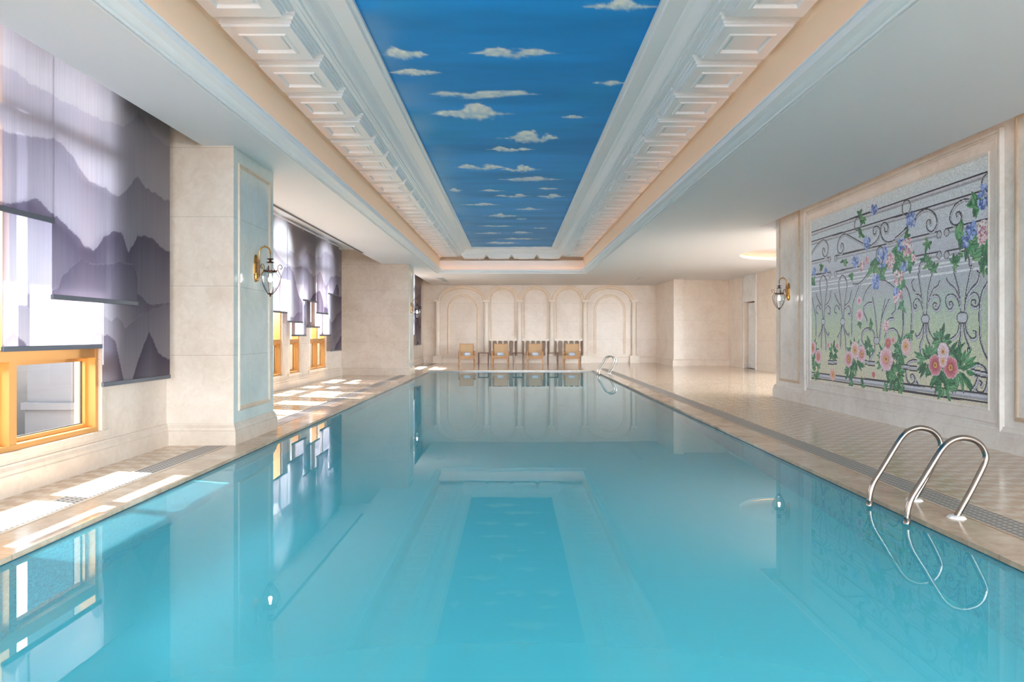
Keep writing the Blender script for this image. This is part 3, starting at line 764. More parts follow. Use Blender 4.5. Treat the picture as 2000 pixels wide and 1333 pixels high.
# ------------------------------------------------------------------ mosaic wall stonework and mosaic
MY0, MY1, MZ0, MZ1 = 7.82, 12.44, .46, 3.36
fr_prof = [(0, 0), (0, .012), (.018, .026), (.03, .030), (.04, .018), (.06, .018), (.13, .022), (.15, .034), (.165, .034), (.18, .020), (.20, .020), (.205, .042), (.225, .052), (.245, .052), (.25, 0)]
prof = fr_prof
struct(ring_yz('trim_4', MY0, MY1, MZ0, MZ1 - .01, prof, M_FRAMESTONE))
thin = [(0, 0), (0, .014), (.012, .02), (.03, .02), (.036, .008), (.05, .008), (.055, 0)]
struct(ring_yz('trim_5', 13.02, 13.92, .40, 3.62, thin, M_TANSTONE))
for a, b in ((3.0, 7.36), (-1.6, 2.8)): struct(ring_yz('trim_6', a, b, .40, 3.62, thin, M_TANSTONE))
cz = MB(); cz.sweep([(XR, YB, 3.66), (XR, 14.1, 3.66)], [(0, .0), (0, .06), (-.04, .09), (-.1, .12), (-.1, 0)], (-1, 0, 0))
struct(cz.build('trim_7', M_FRAMESTONE))

class Canvas:
    def __init__(s, size=.01):
        s.s = size; s.nu = int(round((MY1 - MY0) / size)); s.nv = int(round((MZ1 - MZ0) / size)); s.c = np.zeros((s.nu, s.nv, 3))
        u = (np.arange(s.nu) + .5) * size; v = (np.arange(s.nv) + .5) * size
        s.U, s.V = np.meshgrid(u, v, indexing='ij')       # u: to the right of the picture, v: up
    def uv(s, px, py):
        Y, Z = on_x(px, py, XR); return MY1 - Y, Z - MZ0
    def stamp(s, u, v, r, colr, op=1.0):
        i0, i1 = max(0, int((u - r) / s.s)), min(s.nu, int((u + r) / s.s) + 2); j0, j1 = max(0, int((v - r) / s.s)), min(s.nv, int((v + r) / s.s) + 2)
        if i0 >= i1 or j0 >= j1: return
        m = ((s.U[i0:i1, j0:j1] - u) ** 2 + (s.V[i0:i1, j0:j1] - v) ** 2 <= r * r)
        blk = s.c[i0:i1, j0:j1]; blk[m] = blk[m] * (1 - op) + np.array(colr) * op
    def spline(s, pts):
        P = [np.array(p, float) for p in pts]; P = [2 * P[0] - P[1]] + P + [2 * P[-1] - P[-2]]; out = []
        for i in range(1, len(P) - 2):
            a, b, c, d = P[i - 1:i + 3]; n = max(2, int(np.linalg.norm(c - b) / .006))
            for t in np.linspace(0, 1, n, endpoint=False):
                out.append(.5 * ((2 * b) + (-a + c) * t + (2 * a - 5 * b + 4 * c - d) * t * t + (-a + 3 * b - 3 * c + d) * t ** 3))
        out.append(P[-2]); return out
    def line(s, pts, body=.020, dark=.0085, straight=False, off=(.010, -.014), two=False):
        q = [s.uv(*p) for p in pts]
        if straight:
            o = []
            for a, b in zip(q[:-1], q[1:]):
                n = max(2, int(math.hypot(b[0] - a[0], b[1] - a[1]) / .006)); o += [np.array(a) + (np.array(b) - np.array(a)) * t for t in np.linspace(0, 1, n)]
            q = o
        else: q = s.spline(q)
        for p in q: s.stamp(p[0] + off[0], p[1] + off[1], body, (158, 160, 174))
        for p in q: s.stamp(p[0] + off[0] * .6, p[1] + off[1] * .6, body * .5, (196, 198, 208))
        for p in q: s.stamp(p[0] - off[0] * .4, p[1] - off[1] * .4, dark * 1.1, (50, 50, 64))
        if two:
            for p in q: s.stamp(p[0] + off[0] * 2.6, p[1] + off[1] * 2.6, dark * 1.1, (54, 54, 68))
    def leaf(s, u, v, ang, L_, w, colr):
        r = L_ + .01; i0, i1 = max(0, int((u - r) / s.s)), min(s.nu, int((u + r) / s.s) + 2); j0, j1 = max(0, int((v - r) / s.s)), min(s.nv, int((v + r) / s.s) + 2)
        if i0 >= i1 or j0 >= j1: return
        du = s.U[i0:i1, j0:j1] - u; dv = s.V[i0:i1, j0:j1] - v
        a = (du * math.cos(ang) + dv * math.sin(ang)) / L_; b = (-du * math.sin(ang) + dv * math.cos(ang))
        wid = w * np.sqrt(np.clip(a, 0, 1)) * np.clip(1 - a, 0, 1) * 2.2
        m = (a > 0) & (a < 1) & (np.abs(b) < wid); blk = s.c[i0:i1, j0:j1]; blk[m] = colr
        m2 = m & (np.abs(b) < .006); blk[m2] = np.array(colr) * .6
        m3 = m & (np.abs(b) > wid - .010) & (b < 0); blk[m3] = np.array(colr) * .68
    def sprig(s, px, py, r=.12, n=5, seed=None, shade=0):
        u, v = s.uv(px, py)
        for i in range(n):
            g = [(70, 150, 96), (96, 172, 116), (52, 124, 82), (120, 180, 120)][rnd.randrange(4)]
            s.leaf(u + rnd.uniform(-.3, .3) * r, v + rnd.uniform(-.3, .3) * r, rnd.uniform(0, 2 * PI), r * rnd.uniform(.6, 1.1), r * .3, g)
    def foliage(s, px, py, r, n, down=0):
        r = r * .74
        u, v = s.uv(px, py)
        for i in range(n):
            a = 2 * PI * i / n + rnd.uniform(-.3, .3); q = rnd.uniform(.1, .5) * r
            g = [(74, 156, 100), (92, 172, 112), (46, 118, 80), (60, 138, 92), (112, 184, 128)][rnd.randrange(5)]
            s.leaf(u + math.cos(a) * q, v + math.sin(a) * q - down, a, r * rnd.uniform(.5, .95), .04, g)
    def cluster(s, px, py, r, kind):
        u, v = s.uv(px, py); pal = {'b': [(96, 128, 206), (130, 160, 226), (168, 188, 236), (70, 98, 180)], 'p': [(216, 164, 176), (232, 196, 202), (190, 120, 140), (240, 218, 220)]}[kind]
        for i in range(int(30 * r / .08)):
            a = rnd.uniform(0, 2 * PI); q = r * math.sqrt(rnd.random()); s.stamp(u + q * math.cos(a), v + q * math.sin(a), rnd.uniform(.014, .03), pal[rnd.randrange(4)])
        for i in range(int(8 * r / .08)):
            a = rnd.uniform(0, 2 * PI); q = r * math.sqrt(rnd.random()); s.stamp(u + q * math.cos(a), v + q * math.sin(a), .009, (60, 80, 140) if kind == 'b' else (150, 70, 96))
    def peony(s, px, py, r, outer=(238, 222, 230), mid=(206, 110, 122), core=(232, 176, 76)):
        r = r * .72
        u, v = s.uv(px, py); i0, i1 = max(0, int((u - 1.2 * r) / s.s)), min(s.nu, int((u + 1.2 * r) / s.s) + 2); j0, j1 = max(0, int((v - 1.2 * r) / s.s)), min(s.nv, int((v + 1.2 * r) / s.s) + 2)
        if i0 >= i1 or j0 >= j1: return
        du = s.U[i0:i1, j0:j1] - u; dv = s.V[i0:i1, j0:j1] - v; d = np.hypot(du, dv) / r; a = np.arctan2(dv, du); ph = px * .1
        edge = .9 + .1 * np.abs(np.cos(a * 3.5 + ph)); m = d < edge; blk = s.c[i0:i1, j0:j1]
        t = np.clip((d - .25) / .7, 0, 1)[..., None]; colr = np.array(mid) * (1 - t) + np.array(outer) * t
        pet = (np.abs(np.sin(a * 7 + 2 * np.sin(d * 6) + ph)) < .22) & (d > .25); colr[pet] = colr[pet] * .5 + np.array((184, 84, 104)) * .5
        colr[d > edge - .09] = np.array((214, 170, 190))
        colr[d < .27] = core; colr[(d < .13)] = (170, 90, 60)
        blk[m] = colr[m]
cv = Canvas(.01)
def A(x, y): return 1570 + x / 5.125, 300 + y / 5.125
def B(x, y): return 1750 + x / 5.125, 300 + y / 5.125
def Cc(x, y): return 1570 + x / 5.125, 540 + y / 5.125
def D(x, y): return 1750 + x / 5.125, 540 + y / 5.125
hv = cv.V / (MZ1 - MZ0)
stops = [(0, (212, 204, 182)), (.16, (206, 206, 178)), (.30, (184, 200, 168)), (.42, (172, 192, 176)), (.50, (172, 180, 186)), (.62, (178, 180, 194)), (.72, (198, 204, 216)), (1.0, (200, 214, 222))]
for ch in range(3): cv.c[..., ch] = np.interp(hv, [a for a, b in stops], [b[ch] for a, b in stops])
# pale ledge lines of the painted balustrade behind
for (p0, p1) in (((1586, 570), (1931, 522)), ((1586, 548), (1931, 489)), ((1586, 561), (1931, 508)), ((1586, 556), (1931, 500))):
    q0, q1 = cv.uv(*p0), cv.uv(*p1); n = 900
    for t in np.linspace(0, 1, n): cv.stamp(q0[0] + (q1[0] - q0[0]) * t, q0[1] + (q1[1] - q0[1]) * t, .012, (218, 222, 230), .8)
# ironwork
rail = dict(body=.030, dark=.010, straight=True, off=(0, -.026))
for a, b in ((A(70, 800), B(935, 187)), (A(70, 893), B(935, 367)), (A(70, 1088), A(268, 1042)), (A(322, 1032), B(447, 786)), (B(508, 765), B(935, 662)),
             (A(70, 1228), A(272, 1193)), (A(318, 1190), A(590, 1130)), (B(205, 1035), B(447, 990)), (B(508, 990), B(830, 915))): cv.line([a, b], **rail)
for p in (A(262, 1050), A(325, 1040), B(440, 795), B(515, 775), A(265, 1203), A(325, 1195), B(440, 1000), B(515, 1000)):
    u, v = cv.uv(*p); cv.stamp(u, v - .02, .055, (72, 74, 88)); cv.stamp(u, v - .024, .042, (178, 180, 192))
scr = [[A(85, 1000), A(130, 930), A(180, 880), A(215, 870), A(245, 910), A(248, 970), A(235, 1025), A(213, 1035), A(195, 1000), A(196, 960), A(210, 950), A(216, 985)],
 [A(640, 925), A(540, 870), A(440, 815), A(400, 815), A(360, 860), A(342, 930), A(352, 990), A(380, 1000), A(402, 960), A(402, 915), A(385, 905), A(378, 945)],
 [A(640, 930), A(690, 915), A(740, 870), A(770, 800), A(765, 750), A(740, 735), A(707, 750), A(703, 800), A(722, 810), A(735, 775)],
 [B(125, 740), A(1025, 752), A(960, 840), A(880, 885), A(830, 885), A(790, 840), A(775, 770), A(790, 715), A(825, 695), A(852, 730), A(845, 780), A(820, 785), A(815, 745)],
 [B(0, 850), B(70, 790), B(130, 735), B(200, 650), B(250, 590), B(320, 560), B(380, 590), B(415, 650), B(412, 730), B(370, 785), B(330, 770), B(313, 715), B(328, 672), B(353, 670), B(352, 710)],
 [B(735, 460), B(680, 465), B(610, 510), B(562, 590), B(550, 660), B(570, 705), B(610, 722), B(650, 690), B(666, 635), B(648, 590), B(615, 600), B(618, 638)],
 # lyre balusters, large pair
 [B(230, 1215), B(243, 1205), B(240, 1150), B(255, 1100), B(285, 1057), B(320, 1045), B(352, 1075), B(370, 1130), B(372, 1200)],
 [B(590, 1185), B(602, 1165), B(600, 1110), B(615, 1050), B(645, 1000), B(680, 982), B(715, 1005), B(742, 1060), B(748, 1128), B(768, 1130)],
 [D(230, -25), D(262, 170), D(285, 390)], [D(370, -20), D(332, 150), D(315, 390)], [D(592, -30), D(640, 150), D(660, 370)], [D(768, -110), D(715, 150), D(695, 370)],
 [D(277, 330), D(260, 270), D(230, 230), D(203, 237), D(185, 280), D(195, 325), D(213, 325), D(216, 295), D(202, 290)],
 [D(335, 260), D(355, 215), D(390, 190), D(430, 197), D(452, 240), D(445, 305), D(412, 340), D(380, 312), D(388, 275), D(413, 275), D(410, 300)],
 [D(272, 225), D(240, 190), D(205, 183)], [D(445, 50), D(430, 95), D(385, 130), D(350, 205)], [D(190, 35), D(170, 62), D(180, 130), D(205, 155)],
 [D(645, 300), D(630, 240), D(600, 197), D(560, 182), D(520, 202), D(507, 250), D(525, 315), D(555, 335), D(580, 300), D(570, 262), D(545, 265), D(550, 295)],
 [D(712, 260), D(740, 205), D(790, 167), D(830, 190), D(846, 240), D(835, 290), D(800, 312), D(765, 280), D(775, 242), D(803, 245), D(805, 275)],
 [D(515, 25), D(540, 72), D(600, 125), D(650, 220)], [D(845, 20), D(820, 72), D(780, 108), D(730, 180), D(712, 235)], [B(825, 1180), B(845, 1210), B(825, 1290), B(780, 1345)],
 [D(285, 465), D(270, 530), D(240, 592), D(207, 600), D(205, 570)], [D(290, 465), D(280, 600), D(250, 690), D(255, 800)], [D(312, 465), D(315, 600), D(345, 700), D(340, 790)], [D(325, 465), D(345, 560), D(390, 635)],
 [D(645, 455), D(635, 540), D(600, 600), D(540, 640)], [D(660, 455), D(655, 600), D(632, 710), D(630, 800)], [D(685, 455), D(702, 600), D(748, 725), D(728, 730), D(725, 820)], [D(700, 455), D(720, 560), D(770, 625), D(810, 610), D(810, 560), D(785, 550)],
 [D(925, 60), D(870, 170), D(845, 330), D(850, 600), D(880, 730), D(925, 830)],
 [D(70, 50), D(130, 150), D(163, 300), D(163, 450), D(150, 620), D(125, 740), D(75, 820)],
 [D(75, 340), D(77, 560), D(40, 660), D(0, 720)],
 [Cc(600, 240), Cc(640, 140), Cc(715, 65), Cc(800, 42), Cc(880, 85), Cc(950, 155)],
 [Cc(570, 80), Cc(530, 190), Cc(500, 280), Cc(488, 420), Cc(485, 590)], [Cc(500, 80), Cc(560, 75), Cc(620, 15), Cc(650, -30)],
 [Cc(695, 215), Cc(720, 350), Cc(745, 620)], [Cc(825, 230), Cc(790, 400), Cc(765, 620)], [Cc(865, 230), Cc(820, 330), Cc(788, 430)],
 [Cc(640, 450), Cc(630, 410), Cc(610, 370), Cc(610, 310), Cc(650, 270), Cc(690, 265)], [Cc(890, 385), Cc(925, 340), Cc(925, 290)], [Cc(830, 470), Cc(860, 428), Cc(905, 420)],
 [Cc(715, 630), Cc(710, 570), Cc(670, 522), Cc(620, 530), Cc(590, 580), Cc(590, 650), Cc(620, 695), Cc(655, 680), Cc(660, 630), Cc(643, 625), Cc(640, 655)],
 [Cc(818, 610), Cc(840, 555), Cc(895, 522), Cc(945, 560), Cc(955, 640), Cc(920, 710)], [Cc(715, 690), Cc(715, 740), Cc(665, 830)],
 [Cc(970, 40), Cc(1000, 280), Cc(1005, 500), Cc(985, 640), Cc(950, 700)],
 [Cc(90, 220), Cc(110, 330), Cc(125, 420), Cc(127, 600)],
 [D(235, 1095), D(200, 1020)], [D(215, 840), D(170, 842), D(125, 870), D(106, 940), D(115, 1030), D(150, 1080), D(185, 1068), D(200, 1022), D(175, 985), D(155, 1000), D(162, 1020)],
 [D(755, 910), D(820, 880), D(880, 900), D(915, 950), D(922, 1050), D(900, 1140), D(860, 1168), D(815, 1140), D(810, 1080), D(840, 1048), D(870, 1070), D(860, 1098)], [D(750, 1160), D(800, 1090), D(827, 1010), D(810, 980), D(790, 985)]]
for q in scr: cv.line(q, body=.020, dark=.0085)
for (cx_, sc_) in ((200, 1.0), (395, 1.12)):     # the two small lyre balusters at the far left
    def E(x, y): return Cc(cx_ + x * sc_, 455 + y)
    for q in ([E(-30, -320), E(-32, -400), E(-10, -455), E(12, -455), E(35, -410), E(40, -350)], [E(-30, -320), E(-12, -160), E(-2, -30)], [E(40, -350), E(18, -160), E(8, -30)],
              [E(-25, -120), E(-48, -160), E(-68, -140), E(-70, -95), E(-52, -80)], [E(22, -125), E(48, -155), E(70, -130), E(66, -75), E(50, -82)],
              [E(-70, -280), E(-55, -230), E(-22, -160)], [E(80, -305), E(62, -210), E(25, -160)], [E(-6, 25), E(-20, 100), E(-45, 155)], [E(8, 25), E(28, 100), E(52, 138), E(58, 110)],
              [E(-2, 25), E(-15, 140), E(-20, 260)], [E(5, 25), E(24, 160), E(28, 280)]): cv.line(q, body=.020, dark=.009)
def ell(p, ru, rv, w=.012):
    u, v = cv.uv(*p)
    for a in np.linspace(0, 2 * PI, 80): cv.stamp(u + ru * math.cos(a) + .008, v + rv * math.sin(a) - .008, .016, (176, 178, 190))
    for a in np.linspace(0, 2 * PI, 80): cv.stamp(u + ru * math.cos(a), v + rv * math.sin(a), w * .8, (66, 66, 80))
for p in (B(110, 540), A(545, 705), B(925, 290)): ell(p, .10, .10)
ell(A(770, 1020), .11, .13)
for p, r in ((D(302, 428), .10), (D(672, 415), .115), (Cc(200, 455), .085), (Cc(395, 455), .095), (Cc(735, 645), .09)):
    u, v = cv.uv(*p)
    for dx in np.linspace(-.3, .3, 9): cv.stamp(u + dx * r, v, r * .62, (66, 68, 82))
    for dx in np.linspace(-.3, .3, 9): cv.stamp(u + dx * r, v, r * .48, (186, 190, 198))
for a, b in ((Cc(70, 968), D(935, 1192)),): cv.line([a, b], body=.034, dark=.011, straight=True, off=(0, -.034), two=True)
for a, b in ((Cc(250, 850), Cc(335, 850)), (Cc(620, 850), Cc(715, 860)), (Cc(930, 885), D(215, 908)), (D(770, 938), D(930, 975))): cv.line([a, b], body=.018, dark=.009, straight=True, off=(0, -.02), two=True)
# foliage and flowers
for f, n in ((cv.foliage, 0),):
    for (p, r, k) in ((Cc(95, 760), .32, 26), (Cc(520, 800), .36, 34), (Cc(300, 760), .22, 16), (Cc(470, 930), .26, 18), (Cc(830, 850), .34, 30), (Cc(930, 980), .30, 22), (Cc(650, 720), .2, 14), (Cc(980, 720), .26, 16),
                      (D(470, 880), .50, 46), (D(330, 850), .34, 26), (D(640, 930), .40, 30), (D(460, 660), .28, 24), (D(60, 780), .2, 14), (D(490, 1080), .28, 16), (D(30, 980), .22, 12), (Cc(900, 1060), .18, 10), (Cc(130, 930), .22, 14)):
        f(*p, r, k)
for p in (A(580, 600), A(580, 810), A(410, 1080), A(190, 1120), A(100, 1290), A(490, 1240), B(325, 890), B(640, 1020), B(580, 1100), B(330, 1100), B(380, 1150), B(105, 820), B(905, 1115), A(600, 660), Cc(100, 60), B(300, 1080), Cc(680, 470), Cc(570, 470), D(70, 290), D(140, 590), Cc(480, 1075), Cc(600, 1095), Cc(830, 1120), Cc(120, 1020), D(60, 1140)):
    cv.sprig(*p, .12, 6)
for p in (A(690, 1130), A(790, 1190), A(955, 1080), A(960, 1180), B(645, 800), B(800, 470), B(880, 1000), B(40, 1130), B(140, 1080), B(760, 860), B(60, 1280), B(20, 1000), B(880, 950)):
    cv.sprig(*p, .2, 8)
for (p, r) in ((A(705, 560), .08), (A(640, 895), .10), (A(520, 1080), .10), (A(790, 1040), .16), (B(160, 665), .11), (B(890, 430), .13), (B(765, 760), .10), (B(705, 880), .085), (B(85, 1140), .07), (B(60, 915), .09), (A(725, 1275), .11), (A(110, 1190), .06), (A(230, 1175), .05), (A(720, 560), .06), (Cc(935, 160), .06), (Cc(725, 80), .08)): cv.cluster(*p, r, 'b')
for (p, r) in ((A(875, 1080), .11), (A(640, 1075), .05), (B(120, 940), .12), (B(885, 770), .11), (B(870, 845), .08), (B(30, 1235), .11), (A(590, 1130), .07), (B(180, 1045), .05), (Cc(970, 180), .05), (Cc(925, 240), .05), (Cc(830, 500), .08), (D(95, 690), .07)): cv.cluster(*p, r, 'p')
for p, r in ((Cc(560, 245), .10), (Cc(565, 390), .15)): cv.peony(*p, r, (236, 226, 234), (210, 130, 160), (206, 110, 140))
W_, K_ = (240, 226, 234), (206, 104, 118)
cv.peony(*Cc(95, 715), .19, W_, K_); cv.peony(*Cc(150, 805), .18, W_, (196, 90, 104)); cv.peony(*Cc(585, 780), .19, W_, K_); cv.peony(*Cc(455, 830), .19, W_, (196, 84, 100)); cv.peony(*Cc(518, 740), .20, W_, (222, 150, 130))
cv.peony(*Cc(830, 830), .26, (240, 224, 234), (214, 130, 140), (226, 178, 90)); cv.peony(*Cc(250, 690), .08, W_, K_); cv.peony(*Cc(340, 700), .08, W_, K_); cv.peony(*Cc(850, 670), .12, (216, 130, 140), (196, 70, 86)); cv.peony(*Cc(900, 640), .08, W_, K_)
cv.peony(*Cc(1030, 715), .17, (238, 214, 214), (214, 132, 110)); cv.peony(*D(105, 700), .16, (238, 220, 222), (222, 150, 120)); cv.peony(*Cc(295, 985), .15, (238, 204, 186), (228, 150, 110)); cv.peony(*Cc(705, 985), .07, (214, 120, 120), (190, 70, 80))
cv.peony(*D(400, 890), .20, (222, 150, 164), (184, 66, 84)); cv.peony(*D(555, 915), .205, (222, 150, 164), (188, 70, 88)); cv.peony(*D(480, 755), .17, (242, 226, 238), (222, 180, 190)); cv.peony(*D(478, 850), .12, (242, 226, 238), (226, 170, 150))
rs = np.random.RandomState(4)
jit = 1 + (rs.rand(cv.nu, cv.nv, 1) - .5) * .20
paint = linA(np.clip((cv.c * .82 + cv.c.mean(-1, keepdims=True) * .18) * jit * 1.06, 0, 248))
us = np.arange(cv.nu + 1) * cv.s; vs2 = np.arange(cv.nv + 1) * cv.s
t = empty('mosaic_mural', (XR, (MY0 + MY1) / 2, MZ0))
yc0 = (MY0 + MY1) / 2
g = grid_mesh('mosaic_tiles', us, vs2, lambda U, V: np.stack([np.full_like(U, -.011), MY1 - U - yc0, V], -1), paint, 'FACE', M_MOSAIC, t)
MB().box(-.010, -.001, MY0 - yc0, MY1 - yc0, 0, MZ1 - MZ0).build('backing_panel', M_FRAMESTONE, t)
tag(t, 'large glass mosaic panel of flowers and scrolled iron railing on the right wall', 'mosaic')

# ------------------------------------------------------------------ blinds
def ridge(Yq, pts):
    p = sorted(pts); return np.interp(Yq, [a for a, b in p], [b for a, b in p])
R1 = [([(190,235),(235,245),(270,215),(285,232),(305,265),(327,278)], .28), ([(0,250),(30,262),(95,265),(130,300),(165,345),(200,372),(225,380),(270,338),(290,370),(327,390)], .5),
      ([(0,395),(50,385),(100,420),(125,440),(160,480),(175,487),(195,460),(215,445),(230,450),(245,495),(262,460),(285,455),(300,465),(327,487)], .85),
      ([(0,590),(105,560),(115,530),(150,503),(175,510),(200,510),(220,508),(235,515),(255,520),(270,570),(300,592),(327,592)], .75),
      ([(0,560),(50,600),(100,625),(140,640),(180,628),(205,615),(220,622),(235,612),(250,635),(270,620),(300,605),(327,595)], .6),
      ([(0,690),(20,660),(35,648),(50,670),(60,690),(150,760),(193,650),(215,655),(232,670),(250,752),(262,745),(275,705),(285,680),(297,648),(305,665),(315,690),(327,697)], .95)]
def art(Yq, Zq, kind, seed=0):
    base = np.array((206, 200, 204.)); dark = np.array((100, 92, 108.))
    c = np.broadcast_to(base, Yq.shape + (3,)).copy()
    c = c * (1 - .12 * vnoise(Yq * .8, Zq * .5, 31, 3))[..., None]
    lay = []
    if kind == 1:
        for pts, st in R1:
            m = [on_x(px, py, -3.9) for px, py in pts]; lay.append((ridge(Yq, m), st))
    else:
        for i, (z0, st, am) in enumerate(((3.35, .3, .5), (2.95, .5, .7), (2.45, .85, .9), (1.85, .8, .8), (1.45, .6, .6), (.95, .95, .8))):
            n = vnoise(Yq * .9 + i * 5 + seed, np.full_like(Yq, .5 + i), 40 + i + seed, 2) - .5
            lay.append((z0 + am * n * 1.5, st))
    for i, (zr, st) in enumerate(lay):
        zr = zr + (vnoise(Yq * 14, np.full_like(Yq, i + .3), 60 + i, 3) - .5) * .04 + (vnoise(Yq * 4, np.full_like(Yq, i + .3), 70 + i, 4) - .5) * .12
        d = zr - Zq; inside = sstep(0, .012, d); f = st * (.35 + .65 * np.exp(-np.clip(d, 0, 9) / .55)) * (1 if i < 5 else 1)
        # mist rises at the mountain's foot
        al = (inside * f)[..., None]
        tgt = dark * al + base * (1 - al)
        c = np.where((inside > 0)[..., None], tgt * inside[..., None] + c * (1 - inside[..., None]), c)
    return c
def blind(x, y0, y1, zb, kind, label, group, top=3.88, seed=0):
    t = empty('window_blind', (x, (y0 + y1) / 2, zb)); g_ = .002
    ys_ = np.arange(y0 + g_, y1 - g_ + .001, .012); ys_[-1] = y1 - g_; zs_ = np.arange(zb, top + .001, .012)
    Yq, Zq = np.meshgrid(ys_, zs_, indexing='ij'); c = linA(np.clip(art(Yq, Zq, kind, seed), 0, 255))
    yc = (y0 + y1) / 2
    grid_mesh('fabric', ys_ - yc, zs_ - zb, lambda U, V: np.stack([np.zeros_like(U), U, V], -1), c, 'POINT', M_BLIND, t)
    MB().box(-.012, .012, y0 + g_ - yc, y1 - g_ - yc, -.03, .012).build('bottom_bar', M_BLINDBAR, t, bevel=.004)
    MB().tube([(0, y0 + g_ - yc, top - zb), (0, y1 - g_ - yc, top - zb)], .02, 10).build('roller', M_WHITE, t)
    tag(t, label, 'blind', group)
G1 = 'printed mountain blinds in the near window bay'; G2 = 'printed mountain blinds in the deep window bay'; G3 = 'printed mountain blinds beyond the second pillar'
blind(-3.85, 4.43, 5.73, 2.255, 1, 'mountain-print sheer blind at the left photo edge, raised highest of the near bay', G1)
blind(-3.868, 5.725, 7.03, 1.62, 1, 'mountain-print sheer blind hanging in front of two lower near-bay blinds, ending at mid height', G1)
blind(-3.93, 5.25, 6.525, 1.19, 1, 'sheer blind ending just above the gold window transom in the near bay', G1)
blind(-3.93, 6.53, 7.82, .82, 1, 'lowest-hanging dark mountain blind against the nearest marble pillar', G1)
blind(-3.978, 3.96, 5.28, 1.2, 1, 'added off-view sheer blind blocking sun at the outer end of the near bay', G1)  # unseen blind added to keep sun off the water
for a, l in ((10.6, 'nearest'), (11.77, 'second'), (12.94, 'third')): blind(-5.25, a, a + 1.15, 2.1, 2, l + ' added deep-bay blind blocking sun, hidden behind the pillar with the large sconce', G2, seed=3)  # hidden blinds added to cut a sun patch on the pool
fr_ = [(14.40, 15.54, 1.79), (15.56, 16.69, 1.59), (16.71, 17.84, 2.14), (17.86, 18.99, 1.86), (19.01, 20.15, 2.43)]
bk_ = [(16.2, 17.33, 1.27), (17.35, 18.53, 1.49), (18.55, 19.68, 1.27), (19.7, 20.9, .82)]
lf = ['front sheer blind of the deep bay partly hidden behind the near pillar and brass sconce', 'front sheer blind of the deep bay, second from the near pillar', 'front sheer blind of the deep bay with its bar high between the two arched lights',
      'front sheer blind of the deep bay over the left half of the farthest arch', 'front sheer blind of the deep bay with the highest bar, nearest the second pillar']
lb = ['rear blind of the deep bay covering the narrow arched window', 'rear blind of the deep bay at the left side of the farthest wide window', 'rear blind of the deep bay low over the right side of the farthest wide window', 'lowest dark blind of the deep bay touching the second pillar corner']
for (a, b, z), l in zip(fr_, lf): blind(-5.14, a, b, z, 2, l, G2, seed=3)
for (a, b, z), l in zip(bk_, lb): blind(-5.25, a, b, z, 2, l, G2, seed=3)
blind(-3.93, 26.35, 27.68, 1.25, 2, 'far sheer blind glimpsed just beyond the second pillar with the higher hem', G3, seed=8)
blind(-3.93, 27.7, 29.2, .86, 2, 'farthest dark mountain blind next to the arcaded end wall', G3, seed=8)

# ------------------------------------------------------------------ arcade on the far wall
names = ['leftmost of the six stone columns on the far wall', 'stone column right of the leftmost chair on the far wall', 'stone column between the second and third chairs', 'stone column between the third and fourth chairs', 'stone column just right of the rightmost chair', 'rightmost of the six stone columns on the far wall']
c0 = None
for x, l in zip(COLX, names):
    if c0 is None:
        c0 = empty('stone_column', (x, YF - .16, 0))
        MB().lathe([(.128, .36), (.128, .385), (.118, .40), (.112, .42), (.113, 1.4), (.108, 2.2), (.102, 2.66), (.108, 2.665), (.108, 2.685), (.102, 2.69)], n=28).build('shaft', M_ARCADE, c0)
        MB().lathe([(.102, 2.69), (.118, 2.72), (.13, 2.735)], n=28).box(-.145, .145, -.145, .145, 2.735, 2.80).build('capital', M_ARCADE, c0)
        MB().box(-.215, .215, -.17, .159, 0, .05).box(-.20, .20, -.155, .159, .05, .29).box(-.215, .215, -.17, .159, .29, .31).lathe([(.15, .31), (.155, .33), (.145, .35), (.128, .36)], n=28).build('pedestal', M_ARCADE, c0)
        c = c0
    else: c = copy_tree(c0); c.location.x = x
    tag(c, l, 'column', 'stone columns on the far wall')
arch_prof = [(-.075, 0), (-.075, .05), (-.045, .075), (.01, .075), (.02, .10), (.06, .11), (.07, .11), (.075, 0)]
def arch(name, xc, a, b, zs, Y, pr, foot=0.0):
    mb = MB(); path = []
    if foot: path.append((xc - a, Y, foot))
    path += [(xc - a * math.cos(PI * i / 32), Y, zs + b * math.sin(PI * i / 32)) for i in range(33)]
    if foot: path.append((xc + a, Y, foot))
    mb.sweep(path, pr, (0, -1, 0), smooth=False); return struct(mb.build(name, M_ARCHTAN))
for i in range(5):
    xa, xb = COLX[i], COLX[i + 1]; a = (xb - xa) / 2 - .09; arch('trim_%d' % (8 + i), (xa + xb) / 2, a, .60, 2.80, YF - .001, arch_prof)
thin2 = [(-.05, 0), (-.05, .02), (-.02, .035), (.02, .035), (.05, .015), (.05, 0)]
arch('trim_13', -2.24, .66, .66, 2.36, YF - .001, thin2, foot=.40); arch('trim_14', 4.34, .66, .66, 2.36, YF - .001, thin2, foot=.40)
thin3 = [(-.02, 0), (-.02, .02), (.02, .02), (.03, 0)]
for i in (1, 2, 3):
    xa, xb = COLX[i], COLX[i + 1]; arch('trim_%d' % (14 + i), (xa + xb) / 2, (xb - xa) / 2 - .23, .50, 2.78, YF - .001, thin3, foot=1.1)
bl = ['stone balustrade niche behind the second chair from the left', 'stone balustrade niche behind the third chair from the left', 'stone balustrade niche behind the rightmost chair']
